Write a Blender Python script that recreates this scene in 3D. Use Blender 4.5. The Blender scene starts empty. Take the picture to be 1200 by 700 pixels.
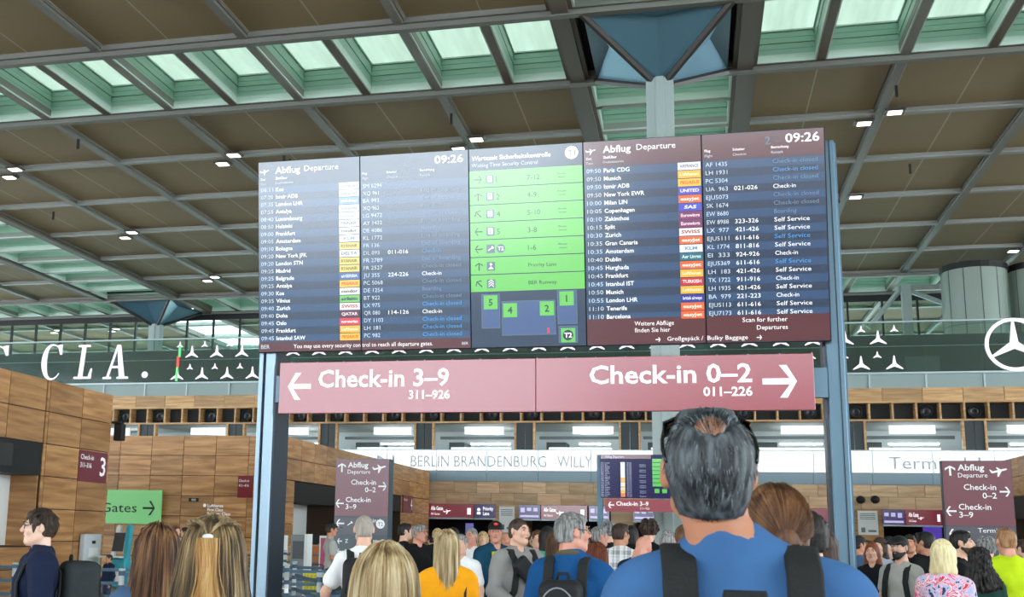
import bpy, bmesh, math, random
import numpy as np
from mathutils import Matrix, Vector
random.seed(7)
rng = np.random.default_rng(11)
SC = bpy.context.scene
COL = SC.collection

# ------------------------------------------------------------ camera
EYE = 1.62
RM = Matrix(((0.97162403, 0.02492023, 0.23521421),
             (0.23578007, -0.18120135, -0.95476375),
             (0.01882820, 0.98313023, -0.18193528)))
FPX, CXP, CYP = 1312.0, 494.0, 381.0
cd = bpy.data.cameras.new('camera')
cam = bpy.data.objects.new('camera', cd)
COL.objects.link(cam)
cam.matrix_world = Matrix.Translation((0, 0, EYE)) @ RM.to_4x4()
cd.sensor_width = 36.0
cd.lens = FPX / 1200 * 36.0
cd.shift_x = (600 - CXP) / 1200
cd.shift_y = (CYP - 350) / 1200
cd.clip_end = 1000
cd.dof.use_dof = True
cd.dof.focus_distance = 12.0
cd.dof.aperture_fstop = 11.0
SC.camera = cam

# ------------------------------------------------------------ light
world = bpy.data.worlds.new('world')
SC.world = world
world.use_nodes = True
wn = world.node_tree.nodes
bg = wn['Background']
bg.inputs[0].default_value = (0.84, 0.93, 1.0, 1)
bg.inputs[1].default_value = 1.0
SC.view_settings.view_transform = 'Standard'
SC.view_settings.look = 'None'
SC.view_settings.gamma = 1
EXPO = 3.15
SC.view_settings.exposure = EXPO
SC.view_settings.use_curve_mapping = False
SC.cycles.max_bounces = 8
SC.cycles.diffuse_bounces = 5
SC.cycles.use_denoising = True


def at(u, v, Y):
    """point seen at photo pixel (u, v) on the plane at depth Y"""
    r = RM @ Vector(((u - CXP) / FPX, -(v - CYP) / FPX, -1))
    r = r * (Y / r.y)
    return Vector((r.x, r.y, r.z + EYE))


# ------------------------------------------------------------ materials
def srgb(c):
    return tuple(((x / 255) / 12.92 if x / 255 <= 0.04045 else (((x / 255) + 0.055) / 1.055) ** 2.4) for x in c)


MATS = {}


def mat(name, rgb, rough=0.6, metal=0.0, emit=0.0, spec=0.5, ior=None, noise=0.0, nscale=8.0, bump=0.0, trans=0.0, alpha=1.0):
    """rgb as sRGB 0..255"""
    if name in MATS:
        return MATS[name]
    m = bpy.data.materials.new(name)
    m.use_nodes = True
    nt = m.node_tree
    b = nt.nodes['Principled BSDF']
    c = srgb(rgb) + (1,)
    b.inputs['Base Color'].default_value = c
    b.inputs['Roughness'].default_value = rough
    b.inputs['Metallic'].default_value = metal
    b.inputs['Specular IOR Level'].default_value = spec
    if ior:
        b.inputs['IOR'].default_value = ior
    if emit:
        b.inputs['Emission Color'].default_value = c
        b.inputs['Emission Strength'].default_value = emit / 2 ** EXPO
    if trans:
        b.inputs['Transmission Weight'].default_value = trans
    b.inputs['Alpha'].default_value = alpha
    if noise or bump:
        tc = nt.nodes.new('ShaderNodeTexCoord')
        n = nt.nodes.new('ShaderNodeTexNoise')
        n.inputs['Scale'].default_value = nscale
        n.inputs['Detail'].default_value = 5
        nt.links.new(tc.outputs['Object'], n.inputs['Vector'])
        if noise:
            mx = nt.nodes.new('ShaderNodeMix')
            mx.data_type = 'RGBA'
            mx.inputs[6].default_value = tuple(x * (1 - noise) for x in c[:3]) + (1,)
            mx.inputs[7].default_value = tuple(min(1, x * (1 + noise)) for x in c[:3]) + (1,)
            nt.links.new(n.outputs['Fac'], mx.inputs[0])
            nt.links.new(mx.outputs[2], b.inputs['Base Color'])
        if bump:
            bp = nt.nodes.new('ShaderNodeBump')
            bp.inputs['Strength'].default_value = bump
            bp.inputs['Distance'].default_value = 0.01
            nt.links.new(n.outputs['Fac'], bp.inputs['Height'])
            nt.links.new(bp.outputs['Normal'], b.inputs['Normal'])
    MATS[name] = m
    return m


def glow(name, rgb, s=1.0, gloss=True):
    """lit display surface: emits its colour, with a dark glossy face"""
    if name in MATS:
        return MATS[name]
    m = bpy.data.materials.new(name)
    m.use_nodes = True
    b = m.node_tree.nodes['Principled BSDF']
    c = srgb(rgb)
    b.inputs['Base Color'].default_value = (c[0] * .3 + .01, c[1] * .3 + .01, c[2] * .3 + .01, 1)
    b.inputs['Roughness'].default_value = 0.19
    b.inputs['IOR'].default_value = 1.92 if gloss else 1.3
    b.inputs['Emission Color'].default_value = c + (1,)
    b.inputs['Emission Strength'].default_value = s / 2 ** EXPO
    MATS[name] = m
    return m


def wood(name, c1, c2, rough=0.45):
    if name in MATS:
        return MATS[name]
    m = bpy.data.materials.new(name)
    m.use_nodes = True
    nt = m.node_tree
    b = nt.nodes['Principled BSDF']
    b.inputs['Roughness'].default_value = rough
    tc = nt.nodes.new('ShaderNodeTexCoord')
    oi = nt.nodes.new('ShaderNodeObjectInfo')
    mp = nt.nodes.new('ShaderNodeMapping')
    mp.inputs['Scale'].default_value = (0.35, 0.35, 4)
    ad = nt.nodes.new('ShaderNodeVectorMath')
    ad.operation = 'ADD'
    ml = nt.nodes.new('ShaderNodeVectorMath')
    ml.operation = 'SCALE'
    ml.inputs[0].default_value = (13, 7, 5)
    nt.links.new(oi.outputs['Random'], ml.inputs['Scale'])
    nt.links.new(tc.outputs['Object'], ad.inputs[0])
    nt.links.new(ml.outputs[0], ad.inputs[1])
    nt.links.new(ad.outputs[0], mp.inputs['Vector'])
    n = nt.nodes.new('ShaderNodeTexNoise')
    n.inputs['Scale'].default_value = 1.6
    n.inputs['Detail'].default_value = 6
    n.inputs['Roughness'].default_value = 0.5
    n.inputs['Distortion'].default_value = 0.4
    nt.links.new(mp.outputs[0], n.inputs['Vector'])
    r = nt.nodes.new('ShaderNodeValToRGB')
    r.color_ramp.elements[0].position = 0.36
    r.color_ramp.elements[1].position = 0.66
    r.color_ramp.elements[0].color = srgb(c1) + (1,)
    r.color_ramp.elements[1].color = srgb(c2) + (1,)
    nt.links.new(n.outputs['Fac'], r.inputs['Fac'])
    hs = nt.nodes.new('ShaderNodeHueSaturation')
    mr = nt.nodes.new('ShaderNodeMapRange')
    mr.inputs['To Min'].default_value = 0.8
    mr.inputs['To Max'].default_value = 1.18
    nt.links.new(oi.outputs['Random'], mr.inputs['Value'])
    nt.links.new(mr.outputs[0], hs.inputs['Value'])
    nt.links.new(r.outputs[0], hs.inputs['Color'])
    nt.links.new(hs.outputs[0], b.inputs['Base Color'])
    MATS[name] = m
    return m


def translucent(name, rgb, mixdiff=0.25, rough=0.3):
    if name in MATS:
        return MATS[name]
    m = bpy.data.materials.new(name)
    m.use_nodes = True
    nt = m.node_tree
    nt.nodes.remove(nt.nodes['Principled BSDF'])
    out = nt.nodes['Material Output']
    t = nt.nodes.new('ShaderNodeBsdfTranslucent')
    d = nt.nodes.new('ShaderNodeBsdfDiffuse')
    mx = nt.nodes.new('ShaderNodeMixShader')
    c = srgb(rgb) + (1,)
    tc = nt.nodes.new('ShaderNodeTexCoord')
    mp = nt.nodes.new('ShaderNodeMapping')
    mp.inputs['Scale'].default_value = (3.0, 0.25, 1)
    n = nt.nodes.new('ShaderNodeTexNoise')
    n.inputs['Scale'].default_value = 1.0
    n.inputs['Detail'].default_value = 3
    cm = nt.nodes.new('ShaderNodeMix')
    cm.data_type = 'RGBA'
    cm.inputs[6].default_value = tuple(x * 0.8 for x in c[:3]) + (1,)
    cm.inputs[7].default_value = tuple(min(1, x * 1.15) for x in c[:3]) + (1,)
    nt.links.new(tc.outputs['Object'], mp.inputs['Vector'])
    nt.links.new(mp.outputs[0], n.inputs['Vector'])
    nt.links.new(n.outputs['Fac'], cm.inputs[0])
    nt.links.new(cm.outputs[2], t.inputs['Color'])
    nt.links.new(cm.outputs[2], d.inputs['Color'])
    mx.inputs[0].default_value = mixdiff
    nt.links.new(t.outputs[0], mx.inputs[1])
    nt.links.new(d.outputs[0], mx.inputs[2])
    nt.links.new(mx.outputs[0], out.inputs['Surface'])
    MATS[name] = m
    return m


def clear_glass(name, tint=(225, 240, 238), refl=0.12, opac=0.0):
    """thin window glass: mostly transparent with a glossy share"""
    if name in MATS:
        return MATS[name]
    m = bpy.data.materials.new(name)
    m.use_nodes = True
    nt = m.node_tree
    nt.nodes.remove(nt.nodes['Principled BSDF'])
    out = nt.nodes['Material Output']
    t = nt.nodes.new('ShaderNodeBsdfTransparent')
    t.inputs['Color'].default_value = srgb(tint) + (1,)
    g = nt.nodes.new('ShaderNodeBsdfGlossy')
    g.inputs['Roughness'].default_value = 0.08
    g.inputs['Color'].default_value = (0.8, 0.9, 0.9, 1)
    mx = nt.nodes.new('ShaderNodeMixShader')
    mx.inputs[0].default_value = refl
    nt.links.new(t.outputs[0], mx.inputs[1])
    nt.links.new(g.outputs[0], mx.inputs[2])
    last = mx
    if opac:
        d = nt.nodes.new('ShaderNodeBsdfDiffuse')
        d.inputs['Color'].default_value = srgb(tint) + (1,)
        m2 = nt.nodes.new('ShaderNodeMixShader')
        m2.inputs[0].default_value = opac
        nt.links.new(mx.outputs[0], m2.inputs[1])
        nt.links.new(d.outputs[0], m2.inputs[2])
        last = m2
    nt.links.new(last.outputs[0], out.inputs['Surface'])
    MATS[name] = m
    return m


# ------------------------------------------------------------ mesh builder
_TC = {}


def text_geo(s, bold=0.0):
    """triangulated outline of a string, unit size; cached"""
    k = (s, bold)
    if k in _TC:
        return _TC[k]
    cu = bpy.data.curves.new('t', 'FONT')
    cu.body = s
    cu.resolution_u = 2
    cu.offset = bold
    cu.fill_mode = 'FRONT'
    o = bpy.data.objects.new('t', cu)
    me = bpy.data.meshes.new_from_object(o)
    vs = [(v.co.x, v.co.y) for v in me.vertices]
    fs = [tuple(p.vertices) for p in me.polygons]
    bpy.data.objects.remove(o)
    bpy.data.meshes.remove(me)
    bpy.data.curves.remove(cu)
    if vs:
        x0 = min(v[0] for v in vs)
        x1 = max(v[0] for v in vs)
    else:
        x0 = x1 = 0
    _TC[k] = (vs, fs, x0, x1)
    return _TC[k]


class MB:
    """collects shapes; .build links them as ONE mesh object"""

    def __init__(s, M=None):
        s.v = []
        s.f = []
        s.M = M or Matrix.Identity(4)

    def add(s, vs, fs):
        n = len(s.v)
        s.v += [tuple(s.M @ Vector(p)) for p in vs]
        s.f += [tuple(i + n for i in f) for f in fs]
        return s

    def box(s, x0, x1, y0, y1, z0, z1, bev=0.0):
        if bev <= 0:
            return s.add([(x0, y0, z0), (x1, y0, z0), (x1, y1, z0), (x0, y1, z0), (x0, y0, z1), (x1, y0, z1), (x1, y1, z1), (x0, y1, z1)],
                         [(0, 3, 2, 1), (4, 5, 6, 7), (0, 1, 5, 4), (1, 2, 6, 5), (2, 3, 7, 6), (3, 0, 4, 7)])
        b = bev
        P = [(x0 + b, y0), (x1 - b, y0), (x1, y0 + b), (x1, y1 - b), (x1 - b, y1), (x0 + b, y1), (x0, y1 - b), (x0, y0 + b)]
        Q = [(x0 + b, y0 + b), (x1 - b, y0 + b), (x1 - b, y0 + b), (x1 - b, y1 - b), (x1 - b, y1 - b), (x0 + b, y1 - b), (x0 + b, y1 - b), (x0 + b, y0 + b)]
        rings = [[(p[0], p[1], z0) for p in Q], [(p[0], p[1], z0 + b) for p in P], [(p[0], p[1], z1 - b) for p in P], [(p[0], p[1], z1) for p in Q]]
        return s.loft(rings, cap=True)

    def loft(s, rings, cap=True, closed=True):
        n = len(rings[0])
        vs = [p for r in rings for p in r]
        fs = []
        for i in range(len(rings) - 1):
            for j in range(n if closed else n - 1):
                k = (j + 1) % n
                fs.append((i * n + j, i * n + k, (i + 1) * n + k, (i + 1) * n + j))
        if cap:
            fs.append(tuple(reversed(range(n))))
            fs.append(tuple((len(rings) - 1) * n + j for j in range(n)))
        return s.add(vs, fs)

    def tube(s, pts, r, n=8, cap=True, flat=None):
        """round tube along points; r number or list; flat=(w,h) gives a strap section"""
        pts = [Vector(p) for p in pts]
        rs = r if isinstance(r, (list, tuple)) else [r] * len(pts)
        rings = []
        up = Vector((0, 0, 1))
        pu = None
        for i, p in enumerate(pts):
            t = (pts[min(i + 1, len(pts) - 1)] - pts[max(i - 1, 0)])
            if t.length < 1e-9:
                t = Vector((0, 0, 1))
            t.normalize()
            if pu is None:
                a = up if abs(t.z) < 0.9 else Vector((0, 1, 0))
                u = t.cross(a).normalized()
            else:
                u = (pu - t * pu.dot(t)).normalized()
            pu = u
            w = t.cross(u).normalized()
            ring = []
            for k in range(n):
                a = 2 * math.pi * k / n
                ring.append(tuple(p + u * (math.cos(a) * rs[i]) + w * (math.sin(a) * rs[i])))
            rings.append(ring)
        return s.loft(rings, cap)

    def strap(s, pts, nrm, w, t):
        """flat band following pts; nrm = outward normal at each point"""
        rings = []
        pts = [Vector(p) for p in pts]
        for i, p in enumerate(pts):
            d = (pts[min(i + 1, len(pts) - 1)] - pts[max(i - 1, 0)]).normalized()
            n = Vector(nrm[i]).normalized()
            side = d.cross(n).normalized()
            n = side.cross(d).normalized()
            a, b = side * w / 2, n * t / 2
            rings.append([tuple(p - a - b * .6), tuple(p - a + b * .6), tuple(p - a * .8 + b), tuple(p + a * .8 + b), tuple(p + a + b * .6), tuple(p + a - b * .6), tuple(p + a * .8 - b), tuple(p - a * .8 - b)])
        return s.loft(rings, True)

    def cyl(s, x, y, z0, z1, r, n=16, r2=None):
        r2 = r if r2 is None else r2
        return s.loft([[(x + math.cos(2 * math.pi * k / n) * q, y + math.sin(2 * math.pi * k / n) * q, z) for k in range(n)] for z, q in ((z0, r), (z1, r2))])

    def lathe(s, x, y, prof, n=16):
        return s.loft([[(x + math.cos(2 * math.pi * k / n) * q, y + math.sin(2 * math.pi * k / n) * q, z) for k in range(n)] for q, z in prof])

    def prism(s, pts, y0, y1):
        """polygon in the XZ plane pushed from y0 to y1"""
        n = len(pts)
        vs = [(p[0], y0, p[1]) for p in pts] + [(p[0], y1, p[1]) for p in pts]
        fs = [tuple(range(n)), tuple(reversed(range(n, 2 * n)))] + [((i + 1) % n, i, n + i, n + (i + 1) % n) for i in range(n)]
        return s.add(vs, fs)

    def ell(s, c, r, n=12, m=8):
        rings = []
        for i in range(m + 1):
            th = math.pi * (i + 0.02 * (i == 0) - 0.02 * (i == m)) / m
            rings.append([(c[0] + r[0] * math.sin(th) * math.cos(2 * math.pi * k / n), c[1] + r[1] * math.sin(th) * math.sin(2 * math.pi * k / n), c[2] - r[2] * math.cos(th)) for k in range(n)])
        return s.loft(rings, True)

    def text(s, t, x, z, h, y=0.0, align='l', width=None, bold=0.0, slant=0.0):
        """string in the XZ plane facing -Y, capital height h, baseline z"""
        vs, fs, x0, x1 = text_geo(t, bold)
        k = h / 0.69
        kx = k
        if width and x1 > x0:
            kx = width / (x1 - x0)
        w = (x1 - x0) * kx
        ox = x - x0 * kx - (w if align == 'r' else w / 2 if align == 'c' else 0)
        return s.add([(ox + a * kx + b * k * slant, y, z + b * k) for a, b in vs], fs)

    def build(s, name, m, parent=None, smooth=False, loc=None):
        me = bpy.data.meshes.new(name)
        me.from_pydata(s.v, [], s.f)
        me.materials.append(m)
        if smooth:
            me.polygons.foreach_set('use_smooth', [True] * len(me.polygons))
        o = bpy.data.objects.new(name, me)
        COL.objects.link(o)
        if parent is not None:
            o.parent = parent
        if loc is not None:
            o.location = loc
        return o


def tag(o, label=None, cat=None, group=None, kind=None):
    if label:
        o['label'] = label
    if cat:
        o['category'] = cat
    if group:
        o['group'] = group
    if kind:
        o['kind'] = kind
    return o


def empty(name, loc=(0, 0, 0), rz=0.0, label=None, cat=None, group=None, kind=None):
    o = bpy.data.objects.new(name, None)
    o.empty_display_size = 0.2
    COL.objects.link(o)
    o.location = loc
    o.rotation_euler = (0, 0, rz)
    return tag(o, label, cat, group, kind)


def kids(o):
    return [c for c in bpy.data.objects if c.parent == o]


def inst(name, me, loc, parent=None, rz=0.0, m=None, scale=None):
    o = bpy.data.objects.new(name, me)
    COL.objects.link(o)
    o.parent = parent
    o.location = loc
    o.rotation_euler = (0, 0, rz)
    if scale:
        o.scale = scale
    if m is not None:
        o.material_slots[0].link = 'OBJECT'
        o.material_slots[0].material = m
    return o


def mesh_of(mb, name, m, smooth=False):
    me = bpy.data.meshes.new(name)
    me.from_pydata(mb.v, [], mb.f)
    me.materials.append(m)
    if smooth:
        me.polygons.foreach_set('use_smooth', [True] * len(me.polygons))
    return me


def arrow_pts(L, W, t, head):
    """straight arrow pointing +x, centred: chevron head and shaft"""
    return [(-L / 2, -t / 2), (L / 2 - t * 1.1, -t / 2), (L / 2 - head - t * .3, -W / 2), (L / 2 - head + t * .9, -W / 2), (L / 2, 0),
            (L / 2 - head + t * .9, W / 2), (L / 2 - head - t * .3, W / 2), (L / 2 - t * 1.1, t / 2), (-L / 2, t / 2)]


def arrow(mb, cx, cz, L, W, t, ang=0.0, y0=0.0, head=None):
    a = math.radians(ang)
    head = head or W * 0.45
    P = [(cx + x * math.cos(a) - z * math.sin(a), cz + x * math.sin(a) + z * math.cos(a)) for x, z in arrow_pts(L, W, t, head)]
    ps = [(p[0], y0, p[1]) for p in P]
    # split so that every face is convex
    mb.add(ps, [(0, 1, 7, 8), (1, 2, 3, 4), (1, 4, 7), (4, 5, 6, 7)])
    return mb


def plane_icon(mb, cx, cz, w, y0=0.0, ang=12):
    """flat aeroplane pictogram, nose to the right"""
    a = math.radians(ang)
    body = [(-.5, -.03), (-.42, -.07), (.3, -.07), (.45, -.05), (.5, 0.0), (.42, .05), (.28, .055), (-.38, .055), (-.5, .2), (-.56, .2)]
    wing = [(-.12, -.06), (.14, -.06), (-.12, -.36), (-.22, -.36)]
    wing2 = [(-.06, .05), (.12, .05), (-.06, .25), (-.13, .25)]
    for P in (body, wing, wing2):
        Q = [(cx + w * (x * math.cos(a) - z * math.sin(a)), y0, cz + w * (x * math.sin(a) + z * math.cos(a))) for x, z in P]
        mb.add(Q, [tuple(range(len(Q)))])
    return mb


def disc(mb, cx, cz, r, y=0.0, n=24):
    mb.add([(cx + r * math.cos(2 * math.pi * k / n), y, cz + r * math.sin(2 * math.pi * k / n)) for k in range(n)], [tuple(range(n))])
    return mb


def rect(mb, x0, x1, z0, z1, y=0.0):
    mb.add([(x0, y, z0), (x1, y, z0), (x1, y, z1), (x0, y, z1)], [(0, 1, 2, 3)])
    return mb

def proj(p):
    c = RM.transposed() @ (Vector(p) - Vector((0, 0, EYE)))
    if c.z > -0.1:
        return (-9999, -9999)
    return (CXP + FPX * c.x / -c.z, CYP - FPX * c.y / -c.z)


def inview(x, y, z, m=70):
    u, v = proj((x, y, z))
    return -m < u < 1200 + m and -m < v < 700 + m


# ------------------------------------------------------------ structure materials
M_PANEL = mat('ceiling_panel_paint', (148, 132, 100), 0.8, noise=0.05, nscale=0.6)
M_BEAM = mat('beam_grey', (150, 152, 147), 0.45)
M_BEAMD = mat('beam_brown', (96, 88, 76), 0.55)
M_DARKGAP = mat('shadow_gap_black', (26, 26, 26), 0.8)
M_REVEAL = mat('skylight_reveal_green', (158, 192, 178), 0.4)
M_REVEAL2 = mat('skylight_flange', (196, 214, 206), 0.4)
M_SKY = translucent('frosted_skylight_glass', (168, 178, 168))
M_COLW = mat('column_white', (164, 178, 176), 0.35, noise=0.03)
M_CAPB = mat('capital_blue_metal', (98, 138, 158), 0.4, metal=0.45)
M_RIB = mat('rib_dark', (58, 55, 50), 0.5)
M_FLOOR = mat('stone_floor', (160, 148, 132), 0.6, noise=0.08, nscale=0.8)
M_WOOD = wood('walnut_veneer', (156, 108, 62), (202, 152, 98))
M_WOODL = wood('pale_walnut_veneer', (190, 154, 114), (218, 186, 148))
M_WOODF = wood('lattice_wood', (178, 134, 84), (212, 172, 120))
M_SEAM = mat('panel_seam_dark', (52, 34, 20), 0.8)
M_BLACK = mat('matt_black', (14, 15, 17), 0.6)
M_DKGREY = mat('dark_grey_wall', (74, 84, 82), 0.6)
M_RAIL = mat('steel_rail', (176, 192, 194), 0.35, metal=0.3)
M_BLUEGREY = mat('blue_grey_band', (132, 154, 164), 0.45)
M_WHITE = mat('white_paint', (232, 236, 234), 0.5)
M_GLASS = clear_glass('clear_glass', (222, 236, 232), 0.10)
M_BANNER = glow('white_glass_added_glow', (244, 250, 250), .78)  # white glow put into the glass in place of light behind it

# floor
mb = MB()
mb.box(-110, 90, -60, 150, -0.3, 0)
floor = mb.build('floor', M_FLOOR)
tag(floor, kind='structure')

# ------------------------------------------------------------ ceiling, a 6 m grid
GX0, GXS = 2.05, 6.15
GY0, GYS = 37.4, 6.35
ZC = 20.02
gx = lambda i: GX0 + GXS * i
gy = lambda j: GY0 + GYS * j
ceiling = empty('ceiling', kind='structure')


def is_colstrip(i):
    return (i + 1) % 7 == 0          # cells whose right line is index i+1; strip cell is i=-1


def is_rowstrip(j):
    return j % 7 == 0


pw, pl = GXS / 2 - 0.32, GYS - 0.62
mb = MB()
mb.box(-pw / 2, pw / 2, -pl / 2, pl / 2, 0.2, 0.28)
ME_PANEL = mesh_of(mb, 'ceiling_panel', M_PANEL)
field = MB()
beam_l = []
npan = 0
IMIN, IMAX, JMIN, JMAX = -12, 8, -13, 7      # cells i, j (cell spans gx(i)..gx(i+1))


def skylight_mesh(w, l):
    """open box of stepped boards w x l, rising 1.2 m"""
    m = MB()
    for k in range(4):
        z0, z1 = 0.34 + k * 0.24, 0.34 + k * 0.24 + 0.215
        o = 0.02 * (k % 2)
        m.box(-w / 2 - .06 - o, -w / 2 - o, -l / 2, l / 2, z0, z1)
        m.box(w / 2 + o, w / 2 + .06 + o, -l / 2, l / 2, z0, z1)
        m.box(-w / 2, w / 2, -l / 2 - .06 - o, -l / 2 - o, z0, z1)
        m.box(-w / 2, w / 2, l / 2 + o, l / 2 + .06 + o, z0, z1)
    m.box(-w / 2 - .12, -w / 2 - .07, -l / 2 - .1, l / 2 + .1, .1, 1.37).box(w / 2 + .07, w / 2 + .12, -l / 2 - .1, l / 2 + .1, .1, 1.37)
    m.box(-w / 2 - .1, w / 2 + .1, -l / 2 - .12, -l / 2 - .07, .1, 1.37).box(-w / 2 - .1, w / 2 + .1, l / 2 + .07, l / 2 + .12, .1, 1.37)
    a = mesh_of(m, 'reveal', M_REVEAL)
    m = MB()
    for s in (-1, 1):
        x = s * (w / 2 + .04)
        m.box(x - .05, x + .05, -l / 2 - .05, l / 2 + .05, 0.02, 0.34)
        y = s * (l / 2 + .04)
        m.box(-w / 2, w / 2, y - .05, y + .05, 0.02, 0.34)
        m.box(x - .08, x + .08, -l / 2, l / 2, 1.3, 1.36)
        m.box(-w / 2, w / 2, y - .08, y + .08, 1.3, 1.36)
    f = mesh_of(m, 'flange', M_REVEAL2)
    m = MB()
    m.box(-w / 2 - .3, w / 2 + .3, -l / 2 - .3, l / 2 + .3, 1.36, 1.38)
    p = mesh_of(m, 'pane', M_SKY)
    return a, f, p


SKA = skylight_mesh(GXS / 2 - 0.42, GYS - 0.62)
SKB = skylight_mesh(GXS - 0.62, GYS / 2 - 0.42)


def skylight(x, y, S):
    e = inst('skylight', S[0], (x, y, ZC), ceiling)
    inst('flange', S[1], (0, 0, 0), e)
    inst('pane', S[2], (0, 0, 0), e)


for i in range(IMIN, IMAX):
    for j in range(JMIN, JMAX + 1):
        x0, y0 = gx(i), gy(j)
        xc, yc = x0 + GXS / 2, y0 + GYS / 2
        cs, rs = is_colstrip(i), is_rowstrip(j)
        if cs and rs:
            continue
        vis = inview(xc, yc, ZC, 110)
        if cs or rs:
            if y0 < -52:
                continue
            if rs:
                skylight(x0 + GXS * .25, yc, SKA)
                skylight(x0 + GXS * .75, yc, SKA)
            else:
                skylight(xc, y0 + GYS * .25, SKB)
                skylight(xc, y0 + GYS * .75, SKB)
            continue
        for k in (.25, .75):
            if vis:
                inst('ceiling_panel', ME_PANEL, (x0 + GXS * k + (0.13 if k < .5 else -0.13), yc, ZC), ceiling)
                npan += 1
            else:
                X = x0 + GXS * k
                field.box(X - pw / 2, X + pw / 2, yc - pl / 2, yc + pl / 2, ZC + .2, ZC + .28)
        # back board above the panels, dark in the joints
        field2 = None
for i in range(IMIN - 3, IMAX):
    for j in range(JMAX + 1, JMAX + 8):
        if is_colstrip(i):
            continue
        X, Y = gx(i) + GXS / 2, gy(j) + GYS / 2
        for s in (-1, 1):
            xx = X + s * (pw / 2 + .03)
            field.box(xx - pw / 2, xx + pw / 2, Y - pl / 2, Y + pl / 2, ZC + .2, ZC + .28)
joint = MB()
for i in range(IMIN, IMAX):
    for j in range(JMIN, JMAX + 1):
        if is_colstrip(i) or is_rowstrip(j):
            continue
        X = gx(i) + GXS / 2
        joint.box(X - .03, X + .03, gy(j) + .31, gy(j + 1) - .31, ZC + .2, ZC + .26)
        joint.box(gx(i) + .27, gx(i) + .3, gy(j) + .31, gy(j + 1) - .31, ZC + .18, ZC + .24)
tag(joint.build('joint_strips', mat('joint_light', (176, 168, 148), .6), ceiling), kind='stuff')
tag(field.build('outer_ceiling_panels', M_PANEL, ceiling), kind='stuff')
print('visible panels', npan)
# backing above the panel fields
mb = MB()
for a in range(-3, 2):
    X0, X1 = gx(7 * a) + 0.4, gx(7 * a + 6) - 0.4
    for b in range(-2, 1):
        Y0, Y1 = gy(7 * b + 1) + .4, gy(7 * b + 7) - .4
        mb.box(X0, X1, Y0, Y1, ZC + .4, ZC + .5)
    mb.box(X0, X1, gy(8) + .3, gy(15), ZC + .4, ZC + .5)
mb.build('roof_backing', M_DARKGAP, ceiling)
# beams: grey channels on every grid line, with a secondary bar halving the skylights
yA, yB = gy(JMIN) - 1, gy(JMAX + 8)
xA, xB = gx(IMIN - 3), gx(IMAX)
for i in range(IMIN - 3, IMAX + 1):
    mb = MB()
    x = gx(i)
    wide = (i % 7 == 0) or ((i + 1) % 7 == 0)
    if wide:
        off = .22 if i % 7 == 0 else -.22
        mb.box(x - .46 + off, x + .46 + off, yA, yB, ZC, ZC + .45)
        mb.box(x - .3 + off, x + .3 + off, yA, yB, ZC - .14, ZC)
    else:
        mb.box(x - .17, x + .17, yA, yB, ZC - .02, ZC + .3)
        mb.box(x - .24, x - .17, yA, yB, ZC + .1, ZC + .4)
        mb.box(x + .17, x + .24, yA, yB, ZC + .1, ZC + .4)
    mb.build('ceiling_beam', M_BEAMD if wide else mat('beam_long', (122, 121, 114), 0.5), ceiling)
for j in range(JMIN, JMAX + 9):
    mb = MB()
    y = gy(j)
    edge = j % 7 in (0, 1)
    w = .26 if edge else .17
    mb.box(xA, xB, y - w, y + w, ZC + .01, ZC + .3)
    if edge:
        mb.box(xA, xB, y - w * .6, y + w * .6, ZC - .2, ZC)
    else:
        mb.box(xA, xB, y - .25, y - w, ZC + .1, ZC + .38)
        mb.box(xA, xB, y + w, y + .25, ZC + .1, ZC + .38)
    mb.build('cross_beam', mat('beam_cross', (112, 112, 106), 0.5) if edge else M_BEAM, ceiling)
for j in (-7, 0, 7):
    for i in range(IMIN, IMAX):
        if is_colstrip(i):
            continue
        mb = MB()
        x, y0 = gx(i) + GXS / 2, gy(j)
        mb.box(x - .16, x + .16, y0, y0 + GYS, ZC + .0, ZC + .3)
        mb.build('skylight_bar', M_BEAMD, ceiling)
for a in (-8, -1, 6):
    for j in range(-13, 8):
        if is_rowstrip(j):
            continue
        mb = MB()
        y = gy(j) + GYS / 2
        mb.box(gx(a) + .5, gx(a + 1) - .5, y - .16, y + .16, ZC + .0, ZC + .3)
        mb.build('skylight_bar', M_BEAM, ceiling)

# small sensors hanging at some beams
sens = MB()
sens.box(-.05, .05, -.05, .05, -.5, -.02)
ME_SENS = mesh_of(sens, 'sensor', M_BLACK)
for (u, v) in ((92, 163), (333, 182), (529, 133), (747 + 303, 100), (1066, 192), (63, 248), (464, 244), (340, 186)):
    r = RM @ Vector(((u - CXP) / FPX, -(v - CYP) / FPX, -1))
    r = r * ((ZC - EYE) / r.z)
    inst('ceiling_sensor', ME_SENS, (r.x, r.y, ZC), ceiling)

# ------------------------------------------------------------ ceiling lamps in pairs
M_LAMP = mat('lamp_white', (255, 246, 232), emit=5.0)
hous = MB()
hous.box(-.42, .42, -.3, .3, -.1, 0.0, .03)
ME_H = mesh_of(hous, 'housing', mat('lamp_housing', (70, 68, 64), 0.5))
em = MB()
em.box(-.28, .28, -.22, .22, -.13, -.1)
ME_E = mesh_of(em, 'diffuser', M_LAMP)
LCOL = {-10: 'in the far-left line', -9: 'in the second line from the left', -6: 'in the third line from the left', -4: 'in the line above the left screens',
        -2: 'in the line behind the green screen', 1: 'in the line right of the column', 3: 'in the right-hand line'}
LROW = {2: 'nearest the bright skylights', 4: 'second from the bright skylights', 6: 'third from the bright skylights', 9: 'beyond the black mullions'}
lampgrid = [(i, j) for i in (-10, -9, -6, -4, -2, 1, 3) for j in (2, 4, 6, 9)]
rowname = {2: 'the second beam row beyond the bright skylight row', 4: 'the fourth beam row beyond the bright skylights', 6: 'the sixth beam row beyond the bright skylights', 9: 'the ceiling behind the mullioned glass'}
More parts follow.
